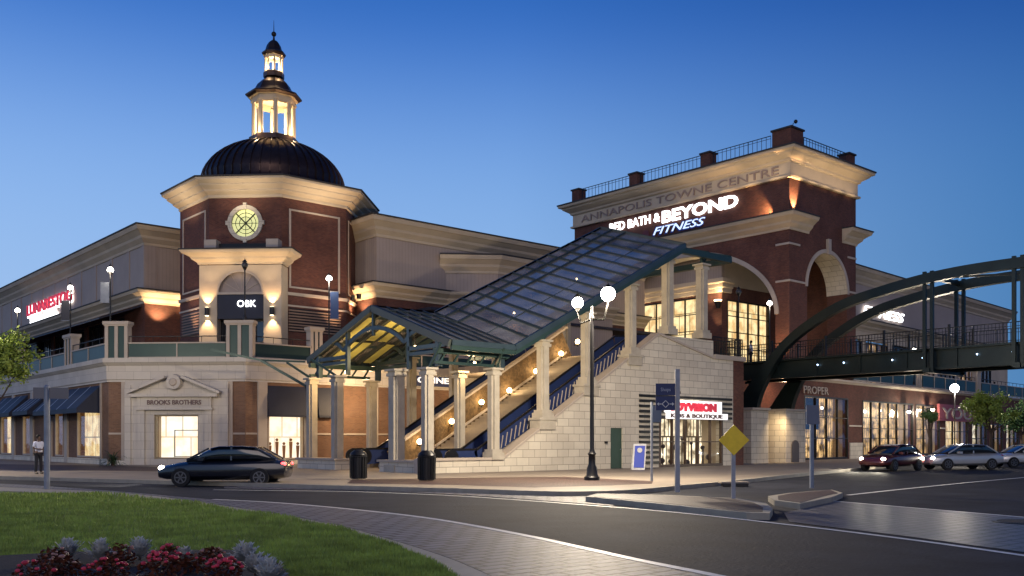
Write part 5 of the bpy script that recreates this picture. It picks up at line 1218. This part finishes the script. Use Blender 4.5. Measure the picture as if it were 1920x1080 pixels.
# ================================================================== cars
def superring(x, w, z0, z1, n=16, p=3.2):
    out = []
    for i in range(n):
        t = 2*math.pi*i/n; c, s_ = math.cos(t), math.sin(t); out.append((x, math.copysign(abs(c)**(2/p), c)*w, (z0+z1)/2+math.copysign(abs(s_)**(2/p), s_)*(z1-z0)/2))
    return out
def loft(mb, rings):
    n = len(rings[0]); mb.add([v for r in rings for v in r], [tuple(range(n))[::-1], tuple((len(rings)-1)*n+i for i in range(n))]+[(j*n+i, j*n+(i+1) % n, (j+1)*n+(i+1) % n, (j+1)*n+i) for j in range(len(rings)-1) for i in range(n)])
def car(name, label, loc, head, m, H=1.0, suv=False, lights=(True, False)):
    o = thing(name, label, 'car', loc, None, head, True)
    k = 1.16 if suv else 1.0
    a = MB(); st_ = [(-2.28, .55, .42, .72), (-2.22, .78, .30, .92), (-1.9, .86, .24, .99), (-1.2, .9, .22, .98), (0, .9, .2, .95), (1.0, .9, .2, .95), (1.5, .88, .22, .88), (2.0, .83, .24, .78), (2.22, .74, .28, .68), (2.3, .5, .36, .55)]
    loft(a, [superring(x, w, z0*1, z1*k) for x, w, z0, z1 in st_]); b = a.build('body', m, o, True)
    a = MB(); top = 1.43*k; cab = [(-1.95 if not suv else -2.15, .62, .9*k, .97*k), (-1.3 if not suv else -1.9, .72, .88*k, top-.06), (-.7, .73, .88*k, top), (.1, .73, .88*k, top-.01), (.5, .71, .88*k, top-.1), (1.25, .66, .86*k, .95*k)]
    loft(a, [superring(x, w, z0, z1, 16, 3.6) for x, w, z0, z1 in cab]); a.build('windows', darkglass, o, True)
    a = MB(); loft(a, [superring(x, w, z0, z1, 16, 3) for x, w, z0, z1 in [(-1.25 if not suv else -1.95, .62, top-.08, top-.02), (-.7, .66, top-.06, top+.025), (.1, .66, top-.06, top+.02), (.42, .6, top-.12, top-.05)]])
    for s_ in (-1, 1):
        for (x0, z0), (x1, z1) in (((.45, top-.07), (1.22, .95*k)), ((-1.2 if not suv else -1.9, top-.06), (-1.9 if not suv else -2.15, .97*k)), ((-.35, top-.03), (-.35, .93*k))): a.beam((x0, s_*.66, z0), (x1, s_*.70, z1), .06, .06)
    a.build('roof', m, o, True)
    for x in (-1.38, 1.38):
        for s_ in (-1, 1):
            a = MB(); a.tube((x, s_*.70, .33), (x, s_*.91, .33), .33, n=22); w = a.build('wheel', rubber, o)
            a = MB(); a.tube((x, s_*.90, .33), (x, s_*.925, .33), .05, n=10)
            for k_ in range(6): t_ = R(60*k_); a.beam((x, s_*.915, .33), (x+.2*math.cos(t_), s_*.915, .33+.2*math.sin(t_)), .045, .02, (0, 1, 0))
            for k_ in range(18): t_, t2 = R(20*k_), R(20*k_+20); a.beam((x+.2*math.cos(t_), s_*.915, .33+.2*math.sin(t_)), (x+.2*math.cos(t2), s_*.915, .33+.2*math.sin(t2)), .03, .03)
            a.build('rim', chrome, w)
    a = MB(); a.box(2.16, 2.29, -.5, .5, .34, .50); a.build('grille', blackm, o)
    for s_ in (-1, 1):
        a = MB(); a.ball((2.13, s_*.62, .66*k), .115, 10, 6, .8); a.build('headlight', head_g if lights[0] else chrome, o, True)
        if lights[0]: lamp('SPOT', (2.4, s_*.62, .66*k), 500, (1, .9, .7), .06, (9, s_*.7, .1), 75, .7, o, True)
        a = MB(); a.ball((-2.17, s_*.64, .80*k), .12, 10, 6, .6); a.build('taillight', tail_g if lights[1] else plain('red_lens', (.25, .01, .01), .2), o, True)
        a = MB(); a.box(.55, .75, s_*.9-.12, s_*.9+.12, .92*k, 1.04*k); a.build('mirror', m, o)
    return o
carp = lambda n_, c, metal=.3: plain(n_, c, .25, metal, .05, coat=.8)
hd = math.atan2(-X_.y, -X_.x)    # heading to the left of the picture
car('dark_car', 'dark car passing left along the roundabout with red tail lights', tuple(P(425, 34.5, 0)), hd+.03, carp('dark_paint', (.012, .014, .022)), suv=False, lights=(True, True))
tocam = lambda px_, th: math.atan2(-P(px_, 50).y, -P(px_, 50).x)+th
car('dark_red_car', 'dark red car facing the viewer with headlights on at the right kerb', tuple(P(1672, 52.5, 0)), tocam(1672, -.47), carp('dark_red_paint', (.10, .022, .022)))
car('silver_car', 'silver car with headlights on behind the dark red car', tuple(P(1800, 54.5, 0)), tocam(1800, -.95), carp('silver_paint', (.38, .40, .43)))
car('white_car', 'white car at the right edge, last in the line of traffic', tuple(P(1925, 59, 0)), tocam(1925, -1.0), carp('white_paint', (.55, .55, .55)))

# ================================================================== people
def person(loc, rz, label, shirt, trous, hands='front', h=1.0, grp=None):
    o = thing('person', label, 'person', loc, grp, rz, True)
    def skinmesh(name, pts, edges, m, lv=1):
        me = bpy.data.meshes.new(name); me.from_pydata([Vector(p[:3])*h for p in pts], edges, []); ob = bpy.data.objects.new(name, me); sc.collection.objects.link(ob); ob.parent = o
        md = ob.modifiers.new('Skin', 'SKIN'); md.use_smooth_shade = True
        if not me.skin_vertices: 
            pass
        for i, p in enumerate(pts): me.skin_vertices[0].data[i].radius = (p[3]*h, (p[4] if len(p) > 4 else p[3])*h)
        me.skin_vertices[0].data[0].use_root = True
        s2 = ob.modifiers.new('Sub', 'SUBSURF'); s2.levels = lv; s2.render_levels = lv; me.materials.append(m); return ob
    pts = [(0, 0, .95, .12, .09), (0, .0, 1.15, .11, .085), (0, 0, 1.38, .13, .09), (0, .01, 1.50, .055), (.01, 0, 1.58, .06, .07), (.02, 0, 1.67, .078, .092), (.01, 0, 1.745, .06, .07)]
    ed = [(0, 1), (1, 2), (2, 3), (3, 4), (4, 5), (5, 6)]
    def add(p, par): pts.append(p); ed.append((par, len(pts)-1)); return len(pts)-1
    arms = []
    for s_ in (-1, 1):
        a1 = add((0, s_*.19, 1.43, .05), 2)
        if hands == 'front': e1 = add((.02, s_*.25, 1.16, .04), a1); w1 = add((.22, s_*.10, 1.12, .026), e1); fd = Vector((.6, -s_*.6, 0)).normalized()
        else: e1 = add((-.02, s_*.24, 1.15, .04), a1); w1 = add((.06, s_*.24, .92, .026), e1); fd = Vector((.1, 0, -1)).normalized()
        pw_ = Vector(pts[w1][:3])+fd*.08; p1 = add((*pw_, .03, .018), w1); sd_ = fd.cross(Vector((0, 0, 1)) if hands == 'front' else Vector((1, 0, 0))).normalized() if True else None
        up_ = Vector((0, 0, 1)) if hands == 'front' else Vector((1, 0, 0))
        for k_, (off, ln) in enumerate(((-.028, .07), (-.01, .08), (.01, .075), (.028, .06))):
            f_ = pw_+fd*ln*.6+up_*off; g_ = f_+fd*ln*.4-Vector((0, s_*.0, .01)); i1 = add((*f_, .009), p1); add((*g_, .007), i1)
        th_ = Vector(pts[w1][:3])+fd*.03+up_*.045; i1 = add((*th_, .011), w1); add((*(th_+fd*.035+up_*.01), .009), i1)
        arms.append((a1, e1, w1))
    legs = []
    for s_ in (-1, 1):
        h1_ = add((0, s_*.09, .88, .085), 0); k1 = add((.015, s_*.115, .49, .058), h1_); f1 = add((-.015, s_*.13, .08, .04), k1); t1_ = add((.15, s_*.15, .03, .035, .03), f1); legs.append((h1_, k1, f1, t1_))
    add((.095, 0, 1.655, .016), 5)     # nose
    b = skinmesh('body', pts, ed, skin)
    P_ = lambda i, r: (*pts[i][:3], r)
    sp = [(0, 0, 1.12, .15, .11), (0, 0, .98, .15, .115), (0, 0, 1.38, .155, .115), (0, 0, 1.47, .085)]; se = [(0, 1), (0, 2), (2, 3)]
    for a1, e1, w1 in arms:
        sp.append((*pts[a1][:3], .07)); se.append((2, len(sp)-1)); mid = Vector(pts[a1][:3]).lerp(Vector(pts[e1][:3]), .85 if hands == 'front' else .9); sp.append((*mid, .06)); se.append((len(sp)-2, len(sp)-1))
    skinmesh('shirt', sp, se, shirt)
    tp = [(0, 0, .96, .145, .112)]; te_ = []
    for h1_, k1, f1, t1_ in legs:
        tp.append((*pts[h1_][:3], .098)); te_.append((0, len(tp)-1)); tp.append((*pts[k1][:3], .075)); te_.append((len(tp)-2, len(tp)-1)); tp.append((pts[f1][0], pts[f1][1], .07, .062)); te_.append((len(tp)-2, len(tp)-1))
    skinmesh('trousers', tp, te_, trous)
    for h1_, k1, f1, t1_ in legs: a = MB(); a.ball((.06*h, pts[f1][1]*h, .035), .06, 10, 6, .7); a.v = [((x-.06)*2.1+.06, y, z) for x, y, z in a.v]; a.build('shoe', blackm, o, True)
    a = MB(); a.ball((-.012*h, 0, 1.69*h), .098*h, 12, 8, 1.08); a.build('hair', plain('black_hair', (.01, .009, .008), .8), o, True)
    return o
bpy.ops.object.select_all(action='DESELECT')
def fixskin():
    pass
person(tuple(P(72, 43.2, .135)), math.atan2(X_.y, X_.x)-.5, 'person in white shirt and black trousers standing with hands clasped at the kerb', white_c, black_c)
pg = 'people on the right terrace'
for i, (x_, dd_, lb) in enumerate([(1846, 0, 'person in dark clothes nearest the blue window on the right terrace'), (1858, .5, 'person in dark clothes in front of the orange bar glow, second from the blue window'), (1868, .2, 'person in blue top in the middle of the orange bar glow'), (1880, .8, 'person in dark clothes at the right side of the orange bar glow'), (1897, .3, 'person in white top right of the orange bar glow')]):
    q = SB.at(SB.px(x_), -1.6-dd_, FL); person(q, 3.9+i*.7, lb, [black_c, black_c, blue_c, black_c, white_c][i], black_c, 'side', .96+.02*i, pg)
q = P(1408, 66.5, FL); person(tuple(q), 2.0, 'person in white top on the landing by the brick tower', white_c, black_c, 'side', 1)
q = P(1378, 62.5, FL); 

# ================================================================== trees and plants
def leafcloud(mb, c, rad, n, size, sq=.8, clumps=26):
    cs = []
    for i in range(clumps):
        d = Vector((random.gauss(0, 1), random.gauss(0, 1), random.gauss(0, .8))).normalized(); cs.append((Vector(c)+Vector((d.x*rad, d.y*rad, d.z*rad*sq))*random.uniform(.25, .95), rad*random.uniform(.18, .36)))
    for i in range(n):
        cc, rr_ = random.choice(cs); p = cc+Vector((random.gauss(0, 1), random.gauss(0, 1), random.gauss(0, .7)))*rr_*.55
        a_ = Vector((random.gauss(0, 1), random.gauss(0, 1), random.gauss(0, .6))).normalized()*size*random.uniform(.6, 1.3); b_ = a_.cross(Vector((random.gauss(0, 1), random.gauss(0, 1), random.gauss(0, 1)))).normalized()*size*.5
        mb.add([p-a_, p+b_, p+a_, p-b_], [(0, 1, 2, 3)])
    return cs
def tree(loc, h, rad, label, m, n=5000, size=.11, grp=None):
    loc = Vector(loc); o = thing('tree', label, 'tree', tuple(loc), grp); c = loc+Vector((0, 0, h-rad*.8)); a = MB(); cs = leafcloud(a, c, rad, n, size); a.build('crown', m, o)
    t = MB(); t.tube(loc, loc+Vector((.05, 0, h*.4)), .13, .09); k0 = loc+Vector((.05, 0, h*.4))
    for cc, _ in cs[:12]: mid = k0.lerp(cc, .5)+Vector((0, 0, -.1)); t.tube(k0, mid, .06, .035, 6); t.tube(mid, cc, .035, .012, 6)
    t.build('trunk', bark, o); return o
tree(P(-22, 44, .13), 6.8, 1.75, 'street tree with pale green leaves at the left picture edge', leafm, 6500, .10)
tree(P(-62, 46, .13), 6.2, 1.9, 'second street tree just beyond the left picture edge', leafm, 3000, .10)
G2 = 'small street trees before the right shops'
tree(P(1858, 72, .13), 5.4, 1.8, 'bright green street tree right of the single globe lamp', leafm, 5200, .11, G2)
tree(P(1915, 76, .13), 4.9, 1.9, 'darker street tree at the right picture edge', leafd, 4200, .11, G2)
tree(P(1742, 84, .13), 4.3, .8, 'small dark tree below the white wall lamp', leafd, 2600, .10, G2)
lamp('POINT', P(1862, 68, 7.0), 160, (.9, 1, .7), .3) if False else None
o = thing('shrub', 'spiky palm-like shrub at the base of the corner shop', 'plant', tuple(P(212, 57.5, .13))); q = P(212, 57.5, .13); a = MB()
for i in range(90):
    t = random.uniform(0, 6.28); L_ = random.uniform(.7, 1.5); el = random.uniform(.2, 1.35); p0_ = q+Vector((0, 0, random.uniform(.0, .3))); prev = p0_; w = .05
    for k in range(4):
        nx_ = prev+Vector((math.cos(t)*math.cos(el), math.sin(t)*math.cos(el), math.sin(el)))*L_/4; s_ = Vector((-math.sin(t), math.cos(t), 0))*w; w2 = w*.75; s2 = s_*.75
        a.add([prev-s_, prev+s_, nx_+s2, nx_-s2], [(0, 1, 2, 3)]); prev = nx_; w = w2; el -= .38
a.build('fronds', palmm, o); a = MB(); a.tube(q, q+Z_*.35, .14, .1); a.build('stem', bark, o)
def flower(loc, label, r=.25, h=.42, pink=.35, pm=petal):
    loc = Vector(loc); o = thing('flower_plant', label, 'plant', tuple(loc), 'bronze leaved bedding plants with pink flowers')
    a = MB()
    for i in range(260):
        d = Vector((random.gauss(0, 1), random.gauss(0, 1), 0)); d = d.normalized()*r*math.sqrt(random.random()); z = h*random.uniform(.15, 1)*(1-.45*(d.length/r)**2); p = loc+Vector((d.x, d.y, z))
        u_ = Vector((random.gauss(0, 1), random.gauss(0, 1), random.gauss(0, .5))).normalized()*random.uniform(.018, .036); v_ = u_.cross(Vector((random.random(), random.random(), 1))).normalized()*.018; a.add([p-u_, p+v_, p+u_, p-v_], [(0, 1, 2, 3)])
    a.build('foliage', redleaf, o); a = MB()
    for i in range(int(30*pink)):
        d = Vector((random.gauss(0, 1), random.gauss(0, 1), 0)).normalized()*r*math.sqrt(random.random()); z = h*(1.02-.42*(d.length/r)**2); p = loc+Vector((d.x, d.y, z)); k_ = random.uniform(.014, .028)
        a.ball(p, k_, 6, 4, .7)
    a.build('flowers', pm, o)
    a = MB()
    for i in range(5): a.tube(loc, loc+Vector((random.uniform(-.1, .1), random.uniform(-.1, .1), h*.6)), .012, .008, 5)
    a.build('stem', bark, o)
def silverplant(loc, label, r=.22, h=.36):
    loc = Vector(loc); o = thing('silver_plant', label, 'plant', tuple(loc), 'silver leaved bedding plants'); a = MB()
    for i in range(60):
        t = random.uniform(0, 6.28); el = random.uniform(.35, 1.45); L_ = r*random.uniform(.9, 1.5); prev = loc+Vector((0, 0, .04)); d = Vector((math.cos(t)*math.cos(el), math.sin(t)*math.cos(el), math.sin(el))); s_ = Vector((-math.sin(t), math.cos(t), 0))
        for k in range(4):
            nx_ = prev+d*L_/4; w = .012; a.add([prev-s_*w, prev+s_*w, nx_+s_*w, nx_-s_*w], [(0, 1, 2, 3)])
            for sg_ in (-1, 1): tip = nx_+s_*sg_*.05*(1.2-k*.2)+d*.02; a.add([prev, nx_, tip], [(0, 1, 2)])
            prev = nx_
    a.build('leaves', silver, o); a = MB(); a.tube(loc, loc+Vector((0, 0, .12)), .015, .01, 5); a.build('stem', bark, o)
fz = .30
fl = [(100, 1052, 'left of the front row'), (62, 1096, 'at the left front corner of the bed'), (200, 1080, 'in the second group from the left, nearest the viewer'), (225, 1054, 'between the two left silver plants'), (318, 1048, 'tallest, right of the middle silver plant'), (300, 1078, 'in front of the tallest bronze plant'), (395, 1052, 'upright, second from the right end'), (418, 1085, 'with the most pink flowers, right front'), (345, 1066, 'low, between the two right groups'), (120, 1078, 'low, in the left group')]
for i, (x_, y_, lb) in enumerate(fl):
    flower(Gd(x_, y_+8, fz), 'bronze leaved flowering plant '+lb, .15+.05*(i % 3)/2, .20+.05*(i % 2), (.25, .5, .6, .2, .35, .8, .3, 1.0, .3, .4)[i], petal if i % 3 else petalp)
for x_, y_, lb in [(128, 1046, 'at the left behind the bronze plants'), (188, 1048, 'wide spreading, second from the left'), (262, 1044, 'in the middle of the back row'), (345, 1050, 'small, beside the tallest bronze plant'), (458, 1054, 'at the right end of the back row'), (478, 1076, 'largest, right end of the bed'), (505, 1092, 'at the right front corner of the bed')]:
    silverplant(Gd(x_, y_+7, fz), 'silver leaved plant '+lb, .15 if x_ != 345 else .10)
for o in bpy.data.objects:
    if '_o' in o: del o['_o']
